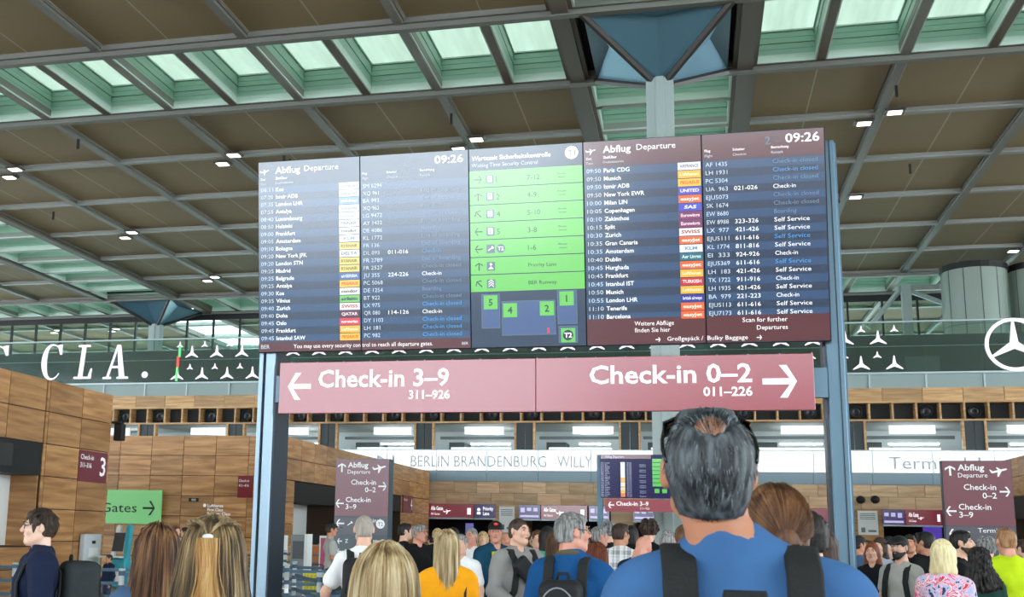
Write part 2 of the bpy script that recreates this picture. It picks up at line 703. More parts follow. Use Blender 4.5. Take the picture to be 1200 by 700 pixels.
for i, j in lampgrid:
    x, y = gx(i), gy(j)
    if not inview(x, y, ZC, 30):
        continue
    u, v = proj((x, y, ZC))
    side = 'left of the departure board' if u < 300 else 'above the departure board' if u < 965 and v < 200 else 'behind the departure board' if u < 965 else 'right of the departure board'
    posn = {(-6, 2): 'near the left photo edge'}.get((i, j), '')
    e = empty('ceiling_lamp', (x, y, ZC), label='twin lamp %s, %s' % (LCOL[i], LROW[j]), cat='lamp', group='twin lamps on the ceiling grid')
    for (dx, dy) in ((.55, -.58), (-.55, .58)):
        h = inst('housing', ME_H, (dx, dy, -.02), e)
        inst('diffuser', ME_E, (0, 0, 0), h)
# one dome camera hanging
e = empty('dome_camera', (gx(-5), gy(5), at(253, 276, gy(5)).z), label='small white dome camera hanging on a stem left of the board', cat='camera')
mb = MB(); mb.cyl(0, 0, 0, ZC - .02 - e.location.z, .05, 8); mb.build('stem', M_WHITE, e)
mb = MB(); mb.ell((0, 0, 0), (.2, .2, .22)); mb.build('dome', M_WHITE, e, True)

# ------------------------------------------------------------ columns with inverted pyramid heads
def column(cx, cy, label):
    e = empty('column', (cx, cy, 0), label=label, cat='column')
    zt = 18.42
    mb = MB()
    w = .5
    # cruciform-ish shaft with a raised middle ridge
    P = [(-w, -.36), (-.17, -.42), (-.13, -.52), (.13, -.52), (.17, -.42), (w, -.36), (w, .36), (.17, .42), (.13, .52), (-.13, .52), (-.17, .42), (-w, .36)]
    mb.loft([[(p[0], p[1], z) for p in P] for z in (0, 8, 16, zt)])
    mb.build('shaft', M_COLW, e)
    rb = MB(); rb.box(-3.4, 3.4, -3.5, 3.5, ZC + .46, ZC + .56); rb.build('added_sky_cover', M_DARKGAP, e)  # unseen opaque sheet added to shut out the sky above the head
    hx, hy = GXS / 2 - .5, GYS / 2 - .12
    zt2 = ZC - .05
    A = [(-hx, -hy), (hx, -hy), (hx, hy), (-hx, hy)]
    B = [(-.3, -.3), (.3, -.3), (.3, .3), (-.3, .3)]
    for k in range(4):
        a0, a1 = A[k], A[(k + 1) % 4]
        b0, b1 = B[k], B[(k + 1) % 4]
        am = ((a0[0] + a1[0]) / 2, (a0[1] + a1[1]) / 2)
        bm = ((b0[0] + b1[0]) / 2, (b0[1] + b1[1]) / 2)
        # each face is folded inwards along its middle
        am2 = (am[0] * .72, am[1] * .72)
        f = MB()
        t = .04
        for q0, q1, r0, r1 in ((a0, am2, b0, bm), (am2, a1, bm, b1)):
            f.add([(q0[0], q0[1], zt2), (q1[0], q1[1], zt2), (r1[0], r1[1], zt), (r0[0], r0[1], zt), (q0[0], q0[1], zt2 + t), (q1[0], q1[1], zt2 + t), (r1[0], r1[1], zt + t), (r0[0], r0[1], zt + t)],
                  [(0, 1, 2, 3), (7, 6, 5, 4), (0, 4, 5, 1), (3, 2, 6, 7)])
        f.add([(a0[0], a0[1], zt2 + .02), (am2[0], am2[1], zt2 + .02), (a1[0], a1[1], zt2 + .02)], [(0, 1, 2)])
        f.build('capital_plate', M_CAPB, e)
        r = MB()
        r.tube([(b0[0], b0[1], zt - .05), (a0[0] * 1.04, a0[1] * 1.04, zt2)], .14, 6)
        r.build('capital_rib', M_RIB, e)
    return e


column(-0.97, 40.57, 'tall white steel column behind the departure board with blue flared head')
column(-44.0, 85.0, 'far pale column with flared head behind the glass gallery at left')

# ------------------------------------------------------------ glass wall under the ceiling at the far side
YG = 88.6
gw = empty('window_far', (0, 0, 0), kind='structure')
mb = MB()
mb.box(-75, 40, YG - .1, YG + .1, 19.4, 20.0)
mb.box(-75, 40, YG - .1, YG + .1, 12.0, 12.2)
mb.build('transom', M_BLACK, gw)
for k in range(47):
    mb = MB()
    x = -75 + k * 2.47
    mb.box(x - .07, x + .07, YG - .12, YG + .12, 10, 19.6)
    mb.build('mullion', M_BLACK, gw)
mb = MB(); mb.box(-75, 40, YG - .01, YG + .01, 10, 19.4); mb.build('pane', M_GLASS, gw)

# ------------------------------------------------------------ far wall of the hall with gallery, 66 m away
YB = 66.0
XL, XR = -62, 42
wall = empty('wall_far', (0, 0, 0), kind='structure')
mb = MB(); mb.box(XL, XR, YB + 3, YB + 30, 9.9, 10.3); mb.build('gallery_slab', M_DKGREY, wall)
mb = MB(); mb.box(XL, XR, YB + .15, YB + .4, 9.95, 10.83); mb.build('gallery_upstand', mat('light_upstand', (150, 168, 166), 0.5), wall)
mb = MB(); mb.box(XL, XR, 72, 72.3, 10, 13.95); mb.build('gallery_back_wall', M_DKGREY, wall)
mb = MB(); mb.box(XL, XR, YB + .3, 72, 10.2, 10.4); mb.build('gallery_deck', mat('deck', (110, 110, 106), .6), wall)
p = at(1082, 436, 71.9)
gd = MB(); gd.box(p.x - .95, p.x + .95, 71.86, 71.99, 10.4, 12.6); gdo = gd.build('gallery_door', mat('door_grey', (98, 110, 108), .5), wall)
gd = MB(); gd.box(p.x - .45, p.x - .3, 71.8, 71.86, 11.3, 11.5); gd.build('door_handle', M_BLACK, gdo)
# fascia boards
bx = XL
k = 0
while bx < XR:
    w = 2.06
    mb = MB(); mb.box(-w / 2 + .012, w / 2 - .012, -.12, .12, 9.22, 9.95)
    mb.build('fascia_board', M_WOODF, wall, loc=(bx + w / 2, YB, 0))
    bx += w
# lattice of square boxes
mb = MB(); mb.box(XL, XR, YB - .12, YB + .6, 9.12, 9.22); mb.build('lattice_rail', M_WOODF, wall)
mb = MB(); mb.box(XL, XR, YB - .12, YB + .6, 8.12, 8.22); mb.build('lattice_rail', M_WOODF, wall)
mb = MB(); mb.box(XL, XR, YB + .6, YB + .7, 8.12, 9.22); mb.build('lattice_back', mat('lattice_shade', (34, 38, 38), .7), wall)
mb = MB(); mb.box(-.05, .05, -.11, .6, 8.22, 9.12)
MEP = mesh_of(mb, 'lattice_post', M_WOODF)
mb = MB()
for r0, z in ((.3, 0), ):
    mb.loft([[(math.cos(2 * math.pi * a / 16) * r, y, 8.67 + math.sin(2 * math.pi * a / 16) * r) for a in range(16)] for r, y in ((.34, .58), (.34, .3), (.28, .28), (.22, .4), (.12, .42), (.0001, .36))])
MEN = mesh_of(mb, 'air_nozzle', mat('nozzle_black', (40, 44, 48), .35))
x0n = at(150 + 12, 487, YB).x
k = 0
x = x0n - 26 * 1.235
LAT = 1.215
while x < XR:
    if x > XL:
        inst('lattice_post', MEP, (x, YB, 0), wall)
        if k % 5 in (0, 2):
            inst('air_nozzle', MEN, (x + LAT / 2, YB, 0), wall)
    x += LAT
    k += 1

# glazed storey below the lattice: posts, dark shutters, shop interior
win_posts = []
mbp = MB(); mbp.box(-.06, .06, -.08, .3, 6.35, 8.12); MEQ = mesh_of(mbp, 'window_post', M_WOODF)
mbs = MB(); mbs.box(-.5, -.015, .05, .2, 6.35, 8.12); mbs.box(.015, .5, .05, .2, 6.35, 8.12); MES = mesh_of(mbs, 'shutter', mat('shutter_dark', (46, 56, 60), .5))
X = -22.15 - 6.12 * 6
kk = 0
while X < XR:
    if X > XL:
        inst('shutter', MES, (X, YB, 0), wall)
        for s in (-1, 1):
            inst('window_post', MEQ, (X + s * .56, YB, 0), wall)
    X += 6.13
    kk += 1
mb = MB(); mb.box(XL, XR, YB + 6, YB + 6.2, 6.3, 8.2); mb.build('shop_back_wall', mat('shop_wall', (214, 224, 224), .6), wall)
mb = MB(); mb.box(XL, XR, YB + .7, YB + 6, 8.12, 8.2); mb.build('shop_ceiling', mat('shop_ceiling', (190, 200, 198), .6), wall)
mb = MB(); mb.box(XL, XR, YB - .05, YB + 6, 6.1, 6.3); mb.build('shop_floor', mat('shop_floor', (150, 150, 146), .6), wall)
tube = glow('tube_light', (244, 250, 252), 14)
rr = random.Random(4)
X = -22.15 - 6.12 * 6 + .6
kk = 0
while X < XR - 5:
    if X > XL:
        mb = MB()
        a = X + 1.2 + rr.random()
        mb.box(a, a + 2.4, YB + .9, YB + 1.1, 7.52, 7.98)
        mb.build('shop_sign', glow('shop_sign_white', (236, 244, 246), .7), wall)
        mb = MB(); mb.box(X + .1, X + 4.8, YB + 1.3, YB + 1.5, 7.25, 7.42); mb.build('soffit_bar', mat('soffit', (104, 116, 118), .5), wall)
        mb = MB(); mb.box(X + 1.4 + rr.random(), X + 3.6 + rr.random(), YB + 3.5, YB + 3.7, 7.1, 7.2); mb.build('tube_light', tube, wall)
        mb = MB(); mb.box(X + .5, X + 4.3, YB + 2.6, YB + 2.7, 6.32, 6.86); mb.build('added_glow_block', glow('added_glow_white', (240, 248, 250), .85), wall)  # white block with a glow put in for the bright interior
        mb = MB(); mb.box(X + .3, X + 1.2 + rr.random(), YB + 3, YB + 5, 6.3, 7.2); mb.build('shop_shelf', M_DKGREY, wall)
    X += 6.13
# etched glass parapet, blue-grey band
mb = MB(); mb.box(XL, XR, YB - .35, YB - .3, 5.27, 6.45); mb.build('glass_parapet', M_BANNER, wall)
mb = MB(); mb.box(XL, XR, YB + .3, YB + .4, 5.2, 6.3); mb.build('parapet_curtain', mat('pale_blind', (222, 232, 234), .6), wall)
mb = MB(); mb.box(XL, XR, YB - .38, YB - .27, 6.45, 6.5); mb.build('parapet_rail', M_RAIL, wall)
M_ETCH = mat('etched_letter', (186, 194, 196), .5)
mb = MB()
pa, pb = at(450, 541, YB), at(700, 541, YB)
for word, u0, u1 in (('TERMINAL AM FLUGHAFEN N', 60, 462), ('BERLIN', 481, 526), ('BRANDENBURG', 532, 640), ('WILLY', 653, 694), ('BRANDT', 706, 800), ('Terminal 1', 1042, 1150)):
    a, b = at(u0, 549, YB - .4), at(u1, 549, YB - .4)
    mb.text(word, a.x, 5.48, .66, YB - .37, width=b.x - a.x)
mb.build('etched_lettering', M_ETCH, wall)
for k in range(34):
    x = XL + 1 + k * 3.06
    mb = MB(); mb.box(-.02, .02, -.4, -.27, 5.2, 6.45); mb.build('parapet_joint', M_RAIL, wall, loc=(x, YB, 0))
    mb = MB(); mb.box(-1.52, 1.52, -.2, 0, 4.63, 5.24); mb.build('band_panel', M_BLUEGREY, wall, loc=(x + 1.5, YB, 0))
# lower wood panels in two courses
pm = {}
for r in range(2):
    mb = MB(); mb.box(-.675, .675, -.1, .0, 3.30 + r * .665 + .008, 3.30 + (r + 1) * .665 - .008)
    me = mesh_of(mb, 'wood_panel', M_WOODL)
    for k in range(64):
        x = -44 + k * 1.37 + (.5 if r else 0)
        inst('wood_panel', me, (x, YB, 0), wall)
mb = MB(); mb.box(XL, XR, YB, YB + .2, 3.3, 5.27); mb.build('panel_backing', M_SEAM, wall)
# passage zone below: dark openings between wooden piers
mb = MB(); mb.box(XL, XR, YB + 5, YB + 5.2, 0, 3.3); mb.build('passage_back', M_BLACK, wall)
mb = MB(); mb.box(XL, XR, YB, YB + 5, 3.2, 3.3); mb.build('passage_soffit', mat('soffit_grey', (120, 124, 124), .6), wall)
for (u0, u1, m) in ((578, 610, M_WOODL), (716, 742, M_WOODL), (858, 880, M_WOODL), (997, 1034, M_WOOD), (466, 478, M_WOODL), (1155, 1166, M_WOOD)):
    a, b = at(u0, 600, YB), at(u1, 600, YB)
    mb = MB(); mb.box(-(b.x - a.x) / 2, (b.x - a.x) / 2, -.1, 4.9, 0, 3.3)
    mb.build('pier', m, wall, loc=((a.x + b.x) / 2, YB, 0))
# lit signs over the passages (things of their own)
M_MAR = glow('sign_maroon', (118, 34, 52), .75)
M_MARD = glow('sign_maroon_dark', (92, 20, 34), .7)
M_NAVY = glow('sign_navy', (38, 30, 84), .8)
M_SW = glow('sign_white_letters', (250, 250, 252), 1.0)
M_LILAC = glow('sign_lilac', (190, 180, 235), .8)


def passage_sign(u0, u1, kind, label):
    a, b = at(u0, 600, YB - .5).x, at(u1, 600, YB - .5).x
    w = b - a
    e = empty('passage_sign', (a, YB - .5, 2.5), label=label, cat='sign', group='lit signs over the far passages')
    mb = MB(); mb.box(0, w, 0, .2, 0, .78)
    mb.build('panel', {'screen': M_NAVY, 'maroon': M_MAR, 'priority': M_NAVY, 'dark': M_BLACK}[kind], e)
    mb = MB(); mb.box(0, w, 0.0, .3, -.1, -.01); mb.build('lower_rail', M_RAIL, e)
    mb = MB()
    y = -.01
    if kind == 'maroon':
        mb.text('Alle Gates', .15, .42, .22, y, width=w * .27, bold=.02)
        mb.text('All Gates', .15, .14, .13, y, width=w * .2)
        plane_icon(mb, w * .42, .36, w * .16, y)
        rect(mb, w * .86, w * .94, .18, .56, y)
    elif kind == 'priority':
        mb.text('Priority', w * .42, .44, .2, y, width=w * .5, bold=.02)
        mb.text('Lane', w * .42, .16, .2, y, width=w * .3, bold=.02)
        rect(mb, w * .12, w * .3, .2, .34, y); disc(mb, w * .21, .48, .1, y, 10)
    else:
        r2 = random.Random(int(u0))
        for k in range(3):
            rect(mb, w * (.08 + .3 * k), w * (.08 + .3 * k + .2), .35 + .1 * r2.random(), .62, y)
        rect(mb, w * .06, w * .94, .08, .2, y)
    mb.build('lettering', M_SW if kind != 'screen' else M_LILAC, e)


passage_sign(478, 501, 'screen', 'small navy screen at the left end of the signs over the far passages')
passage_sign(502, 555, 'maroon', 'maroon gates sign between a navy screen and the priority sign')
passage_sign(556, 580, 'priority', 'navy priority lane sign just left of the white notice on the wooden pier')
passage_sign(608, 633, 'screen', 'navy screen right of the white notice, left of the grey-haired man')
passage_sign(634, 688, 'maroon', 'maroon gates sign above the grey-haired man in the blue jacket')
passage_sign(690, 714, 'screen', 'navy screen just left of the far small departure board pole')
passage_sign(742, 768, 'screen', 'navy screen under the far small departure board')
passage_sign(890, 984, 'maroon', 'maroon gates sign left of the right board post')
passage_sign(985, 996, 'screen', 'narrow navy screen right beside the right board post')
passage_sign(1034, 1060, 'screen', 'navy screen right of the white notice near the right post')
passage_sign(1061, 1104, 'maroon', 'maroon gates sign beside the right maroon pylon')
for (u0, u1, v0, v1, lb) in ((585, 603, 594, 624, 'white paper notice on the wooden pier beside the priority lane sign'), (1006, 1028, 599, 627, 'white paper notice on the wooden pier right of the right board post'), (360, 360.1, 0, 0, None)):
    if not lb:
        continue
    a, b = at(u0, v1, YB - .15), at(u1, v0, YB - .15)
    e = empty('notice_board', (a.x, YB - .2, a.z), label=lb, cat='notice', group='white notices on the piers')
    w, h = b.x - a.x, b.z - a.z
    mb = MB(); mb.box(0, w, 0, .06, 0, h); mb.build('sheet', mat('paper_white', (248, 252, 252), .5), e)
    mb = MB()
    for k in range(4):
        rect(mb, w * .12, w * .88, h * (.86 - .07 * k), h * (.885 - .07 * k), -.01)
    rect(mb, w * .15, w * .35, h * .1, h * .3, -.01); rect(mb, w * .5, w * .9, h * .12, h * .2, -.01)
    mb.build('print', mat('print_grey', (120, 134, 130), .6), e)
# some warm and violet light deep in the passages
for (u, v, w, h, c, nm) in ((1093, 625, 1.0, 2.6, (96, 70, 190), 'violet'), (670, 620, .6, .6, (170, 190, 220), 'pale'), (550, 622, .5, .9, (120, 120, 190), 'pale2')):
    q = at(u, v, YB + 4.8)
    mb = MB(); mb.box(q.x - w / 2, q.x + w / 2, YB + 4.8, YB + 4.9, max(.1, q.z - h / 2), q.z + h / 2)
    mb.build('lit_panel', glow('passage_' + nm, c, .7), wall)
# two black wall spotlights on the right wood band
for u in (1008, 1025):
    q = at(u, 586, YB - .1)
    e = empty('wall_speaker', (q.x, YB - .1, q.z), label='small dark ball speaker on the right wood band, %s one' % ('left' if u < 1010 else 'right'), cat='speaker', group='ball speakers on the wood band')
    mb = MB(); mb.ell((0, -.2, 0), (.24, .24, .22)); mb.build('ball', M_BLACK, e, True)
    mb = MB(); mb.box(-.06, .06, -.1, .12, -.05, .2); mb.build('bracket', M_BLACK, e)

# gallery railing of glass with LED film letters
rail = empty('gallery_railing', (0, YB, 10.8), label='long glass railing along the upper gallery below the ceiling', cat='railing')
mb = MB(); mb.box(XL, XR, -.06, .06, 2.84, 2.92); mb.build('top_rail', M_RAIL, rail)
mb = MB(); mb.box(XL, XR, -.05, .05, -.06, .04); mb.build('bottom_rail', M_RAIL, rail)
mb = MB(); mb.box(XL, XR, .1, .13, 1.5, 1.53); mb.build('wire', M_RAIL, rail)
post = MB(); post.box(-.045, .045, .06, .2, -.85, 0.0); MEPO = mesh_of(post, 'rail_post', M_RAIL)
gp = MB(); gp.box(-1.2, 1.2, -.01, .01, .04, 2.84); MEGP = mesh_of(gp, 'glass_panel', M_GLASS)
x = XL + .5
sp = 2.46
xs0 = at(170, 440, YB).x
n0 = int((xs0 - XL) / 3.1)
x = xs0 - n0 * 2.95
while x < XR:
    inst('rail_post', MEPO, (x, 0, 0), rail)
    inst('glass_panel', MEGP, (x + 1.475, 0, 0), rail, scale=(1.22, 1, 1))
    x += 2.95

M_LED = glow('led_white', (250, 240, 255), 1.25)
M_LEDG = glow('led_green', (90, 220, 120), 1.0)
M_LEDR = glow('led_red', (230, 50, 40), 1.0)
led = empty('led_lettering', (0, YB - .08, 0), label='glowing white serif letters and dot on the gallery glass at left', cat='sign')


def zat(v, Y=YB):
    return at(600, v, Y).z


def zat_l(v, u=170):
    return at(u, v, YB).z


def serif(ch, x0, x1, z0, z1):
    w, h = x1 - x0, z1 - z0
    m = MB()
    g = lambda a, b: (x0 + a * w, z0 + b * h)
    if ch == 'L':
        for P in ([(.28, .03), (.50, .03), (.62, .97), (.42, .97)], [(.05, 0), (.95, 0), (.97, .06), (.06, .06)], [(.22, .94), (.84, .94), (.84, 1), (.22, 1)], [(.80, .05), (.95, .05), (1.0, .30), (.93, .30)]):
            m.prism([g(*p) for p in P], 0, .04)
    if ch == 'A':
        for P in ([(.08, .04), (.18, .04), (.56, .95), (.50, 1)], [(.66, .04), (.90, .04), (.66, 1), (.50, 1)], [(-.06, 0), (.30, 0), (.30, .06), (-.06, .06)], [(.56, 0), (1.06, 0), (1.06, .06), (.56, .06)], [(.26, .32), (.76, .32), (.76, .38), (.28, .38)]):
            m.prism([g(*p) for p in P], 0, .04)
    if ch == 'C':
        ring_o, ring_i = [], []
        n = 22
        for k in range(n + 1):
            a = math.radians(52 + (318 - 52) * k / n)
            th = .5 - .5 * math.cos(2 * math.pi * k / n)
            ring_o.append((.52 + .5 * math.cos(a), .5 + .5 * math.sin(a)))
            ri = .5 - (.05 + .17 * th)
            ring_i.append((.55 + ri * math.cos(a), .5 + (.5 - .04 - .02 * th) * math.sin(a)))
        for k in range(n):
            m.prism([g(*ring_o[k]), g(*ring_o[k + 1]), g(*ring_i[k + 1]), g(*ring_i[k])], 0, .04)
        m.prism([g(.76, .96), g(.9, .70), g(.98, .70), g(.98, .98), g(.9, .98)], 0, .04)
    return m


for ch, u0, u1 in (('C', -20, 10), ('C', 49, 73), ('L', 87, 109), ('A', 124, 150)):
    a, b = at(u0, 424, YB).x, at(u1, 424, YB).x
    o = serif(ch, a, b, at(max(u0, 40), 444.5 if ch != 'C' else 446, YB).z, at(max(u0, 40), 405 if ch != 'C' else 404, YB).z).build('letter', M_LED, led)
m = MB(); q = at(170, 440, YB); m.prism([(q.x + .21 * math.cos(a * math.pi / 8), zat_l(439.5) + .21 * math.sin(a * math.pi / 8)) for a in range(16)], 0, .04); m.build('dot', M_LED, led)
m = MB(); q = at(210.5, 430, YB)
m.box(q.x - .08, q.x + .08, -.05, 0, zat_l(419, 211), zat_l(406, 211)); m.box(q.x - .2, q.x - .05, -.05, 0, zat_l(447, 211), zat_l(431, 211)); m.build('green_line', M_LEDG, led)
m = MB(); m.box(q.x - .18, q.x, -.05, 0, zat_l(431, 211), zat_l(418, 211)); m.build('red_line', M_LEDR, led)

stars = empty('star_pattern', (0, YB - .08, 0), label='rows of glowing white three-armed stars along the gallery glass', cat='sign')


def star3(r, w):
    m = MB()
    c = [(w * math.cos(math.radians(30 + 120 * k)), w * math.sin(math.radians(30 + 120 * k))) for k in range(3)]
    for k in range(3):
        a = math.radians(90 + 120 * k)
        tip = (r * math.cos(a), r * math.sin(a))
        p0, p1 = c[(k) % 3], c[(k + 1) % 3]
        t = (-math.sin(a) * w * .22, math.cos(a) * w * .22)
        m.prism([(0, 0), p0, (tip[0] - t[0], tip[1] - t[1]), (tip[0] + t[0], tip[1] + t[1]), p1], 0, .04)
    return m


ME_SB = mesh_of(star3(.5, .11), 'star', M_LED)
ME_SS = mesh_of(star3(.24, .065), 'star', M_LED)
xs = at(225.5, 412, YB).x
dx = (at(284, 412, YB).x - xs) / 2
zrow = [zat_l(404.5, 240), zat_l(414, 255), zat_l(430.5, 253), zat_l(440, 238)]
for k in range(-1, 25):
    for r, (me, off) in enumerate(((ME_SS, .5), (ME_SB, 0), (ME_SS, -.05), (ME_SB, .45))):
        xx = xs + (k + off) * dx
        if k == -1 and r in (1, 2):
            continue
        inst('star', me, (xx, 0, zrow[r]), stars)

ring = empty('round_emblem', (at(1188, 404, YB).x, YB - .12, at(1188, 404, YB).z), label='glowing white ring with three-armed star at the right photo edge', cat='emblem')
R0, R1 = 1.46, 1.28
mb = MB()
n = 48
for k in range(n):
    a0, a1 = 2 * math.pi * k / n, 2 * math.pi * (k + 1) / n
    mb.prism([(R0 * math.cos(a0), R0 * math.sin(a0)), (R0 * math.cos(a1), R0 * math.sin(a1)), (R1 * math.cos(a1), R1 * math.sin(a1)), (R1 * math.cos(a0), R1 * math.sin(a0))], 0, .06)
mb.build('ring', M_LED, ring)
star3(1.33, .24).build('star', M_LED, ring)

# big round tanks and the steel frame at the right on the gallery
for (u, d, lb) in ((1151.5, 76, 'big round pale metal drum under the ceiling at right, left one'), (1233, 76.5, 'big round pale metal drum under the ceiling at right, cut by the photo edge')):
    q = at(u, 345, d)
    e = empty('round_drum', (q.x, d + 2, 10.4), label=lb, cat='drum')
    n = 12
    pnl = MB()
    R = 1.98
    for k in range(n):
        a0 = 2 * math.pi * (k + .03) / n
        a1 = 2 * math.pi * (k + .97) / n
        mb = MB()
        for z0, z1 in ((0, 2.4), (2.44, 4.9), (4.94, 8.6)):
            mb.loft([[(R * math.cos(a0 + (a1 - a0) * j / 4), R * math.sin(a0 + (a1 - a0) * j / 4), z) for j in range(5)] for z in (z0, z1)], cap=False, closed=False)
        mb.build('drum_panel', mat('drum_metal', (152, 166, 156), .3, metal=.2), e, True)
    mb = MB(); mb.cyl(0, 0, 0, 8.7, R - .03, 24); mb.build('drum_core', mat('drum_seam', (96, 108, 102), .6), e)
    mb = MB(); mb.cyl(0, 0, 8.6, 9.0, R + .05, 24, R + .06); mb.build('top_collar', M_BLACK, e)
fr = empty('steel_frame', (at(1062, 350, 83).x, 83, 10.4), label='pale steel post with diagonal braces left of the round drums', cat='frame')
mb = MB(); mb.box(-.3, .3, -.3, .3, 0, 9.0); mb.build('post', M_COLW, fr)
mb = MB(); mb.tube([(-.2, 0, 8.9), (-2.6, 0, 6.0)], .2, 6); mb.build('brace', M_COLW, fr)
mb = MB(); mb.tube([(.2, 0, 8.6), (6.5, 0, 5.8)], .18, 6); mb.build('brace', M_COLW, fr)
mb = MB(); mb.tube([(.2, 0, 5.4), (5.5, 0, 2.8)], .18, 6); mb.build('brace', M_COLW, fr)
mb = MB(); mb.tube([(-.2, 0, 5.4), (-4.5, 0, 2.0)], .22, 6); mb.build('brace', M_COLW, fr)
mb = MB(); mb.box(-.5, 6.5, -.2, .2, 8.6, 8.95); mb.build('top_chord', M_BEAM, fr)

# ------------------------------------------------------------ check-in islands clad in wood
def clad(parent, axis, fixed, a0, a1, z0, z1, pa, pz, m, out, skip=None, off=0.0):
    """single panels with recessed joints; axis 'x' (faces -Y) or 'y' (faces +-X)"""
    z = z1
    r = 0
    while z > z0 + .02:
        zl = max(z0, z - pz)
        a = a0 + (off if r % 2 == 0 else 0) * 0
        aa = a1
        c = 0
        while aa > a0 + .02:
            al = max(a0, aa - pa)
            if not (skip and skip((al + aa) / 2, (zl + z) / 2)):
                mb = MB()
                g = .012
                w, h = aa - al, z - zl
                if axis == 'x':
                    mb.box(-w / 2 + g, w / 2 - g, -.03, 0, -h / 2 + g, h / 2 - g)
                    mb.build('wood_panel', m, parent, loc=((al + aa) / 2, fixed, (zl + z) / 2))
                else:
                    x0, x1 = (0, .03) if out > 0 else (-.03, 0)
                    mb.box(x0, x1, -w / 2 + g, w / 2 - g, -h / 2 + g, h / 2 - g)
                    mb.build('wood_panel', m, parent, loc=(fixed, (al + aa) / 2, (zl + z) / 2))
            aa = al
            c += 1
        z = zl
        r += 1


ZI = 5.3
XI = -16.14
# island one, left edge of the photo
i1 = empty('check_in_island', (XI - 6, 22, 0), label='wood-clad check-in block at the left edge with the black screen niche', cat='check-in block')
I1 = (-XI + -6, )
ox, oy = XI - 6, 22
mb = MB()
# core with a niche cut for Y 12..25.4, z 1.1..3.66
mb.box(-6, 5.98, 3.43, 6.77, 0, ZI - .02)
mb.box(-6, 5.98, -12, 3.43, 3.66, ZI - .02)
mb.box(-6, 5.98, -12, 3.43, 0, 1.1)
mb.box(-6, 5.2, -12, 3.43, 1.1, 3.66)
mb.build('core', M_SEAM, i1)
clad(i1, 'y', 6, 3.45, 6.8, 0, ZI, 1.6, .82, M_WOOD, 1)
clad(i1, 'y', 6, -8, 3.43, 3.66, ZI, 1.6, .82, M_WOOD, 1)
clad(i1, 'y', 6, -8, 3.43, 0, 1.08, 1.6, .54, M_WOOD, 1)
clad(i1, 'x', 6.8 - 22 + 22, -6, 5.98, 0, ZI, 1.6, .82, M_WOOD, 1) if False else None
mb = MB(); mb.box(5.2, 5.22, -12, 3.4, 1.1, 2.84); mb.build('niche_wall', M_WHITE, i1)
mb = MB(); mb.box(5.2, 5.98, 3.38, 3.42, 1.1, 2.84); mb.build('niche_cheek', M_WOOD, i1)
mb = MB(); mb.box(5.2, 6.02, -12, 3.42, 2.84, 3.66); mb.build('screen_band', M_BLACK, i1)
mb = MB(); mb.box(6.02, 6.05, 0.35, 2.15, 3.0, 3.55); mb.build('screen_frame', mat('screen_black', (24, 26, 30), .25), i1)
for (y0, lbl) in ((-1.7, 0), (-4.6, 0), (-7.5, 0)):
    mb = MB(); mb.box(6.02, 6.08, y0, y0 + 3.15, 2.96, 3.56)
    s = mb.build('counter_screen', glow('counter_maroon', (128, 22, 60), .8), i1)
    mb = MB(); mb.box(6.08, 6.09, y0 + .1, y0 + 3.05, 2.98, 3.14); mb.box(6.08, 6.09, y0 + .3, y0 + 2.9, 3.34, 3.37); mb.build('screen_stripe', M_LILAC, s)
# island edge speaker (black box at the corner top)
e = empty('corner_speaker', (XI + .20, 28.985, at(137, 507, 29).z), label='black box speaker hanging at the corner of the left wooden block', cat='speaker')
mb = MB(); mb.box(-.13, .13, -.12, .12, -.24, .24, .02); mb.build('box', M_BLACK, e)
mb = MB(); mb.box(-.22, .1, -.2, .04, .24, .30); mb.build('bracket', M_BLACK, e)

# island two
y2 = 40.7
i2 = empty('check_in_island', (-19.5, y2, 0), label='long wood-clad check-in block behind the left post, with green sign', cat='check-in block')
x2 = 4.07
mb = MB()
mb.box(-9, x2 - .02, .02, 1.4, 0, ZI - .14)
mb.box(-9, x2 - .02, 1.4, 24.5, 3.5, ZI - .14)
mb.box(-9, x2 - 1.4, 1.4, 24.5, 0, 3.5)
mb.box(-9, x2 - .02, 6.9, 10.3, 0, 3.5)
mb.box(-9, x2 - .02, 18, 24.5, 0, 3.5)
mb.build('core', M_SEAM, i2)
clad(i2, 'x', 0, -9, x2, 0, ZI - .12, 1.37, .78, M_WOOD, -1)
clad(i2, 'y', x2, 0, 24.5, 3.5, ZI - .12, 1.6, .83, M_WOOD, 1)
clad(i2, 'y', x2, 0, 1.4, 0, 3.5, 1.4, .83, M_WOOD, 1)
clad(i2, 'y', x2, 6.9, 10.3, 0, 3.5, 1.7, .83, M_WOOD, 1)
clad(i2, 'y', x2, 18, 24.5, 0, 3.5, 1.7, .83, M_WOOD, 1)
for (a, b) in ((1.4, 6.9), (10.3, 18)):
    mb = MB(); mb.box(x2 - 1.4, x2 - 1.36, a, b, 0, 2.7); mb.build('niche_wall', M_WHITE, i2)
    mb = MB(); mb.box(x2 - 1.3, x2 + .02, a, b, 2.68, 3.48); mb.build('screen_band', M_BLACK, i2)
    mb = MB(); mb.box(x2 - .9, x2 - .3, a + .3, b - .3, 0, 1.1); mb.build('counter', M_WOOD, i2)
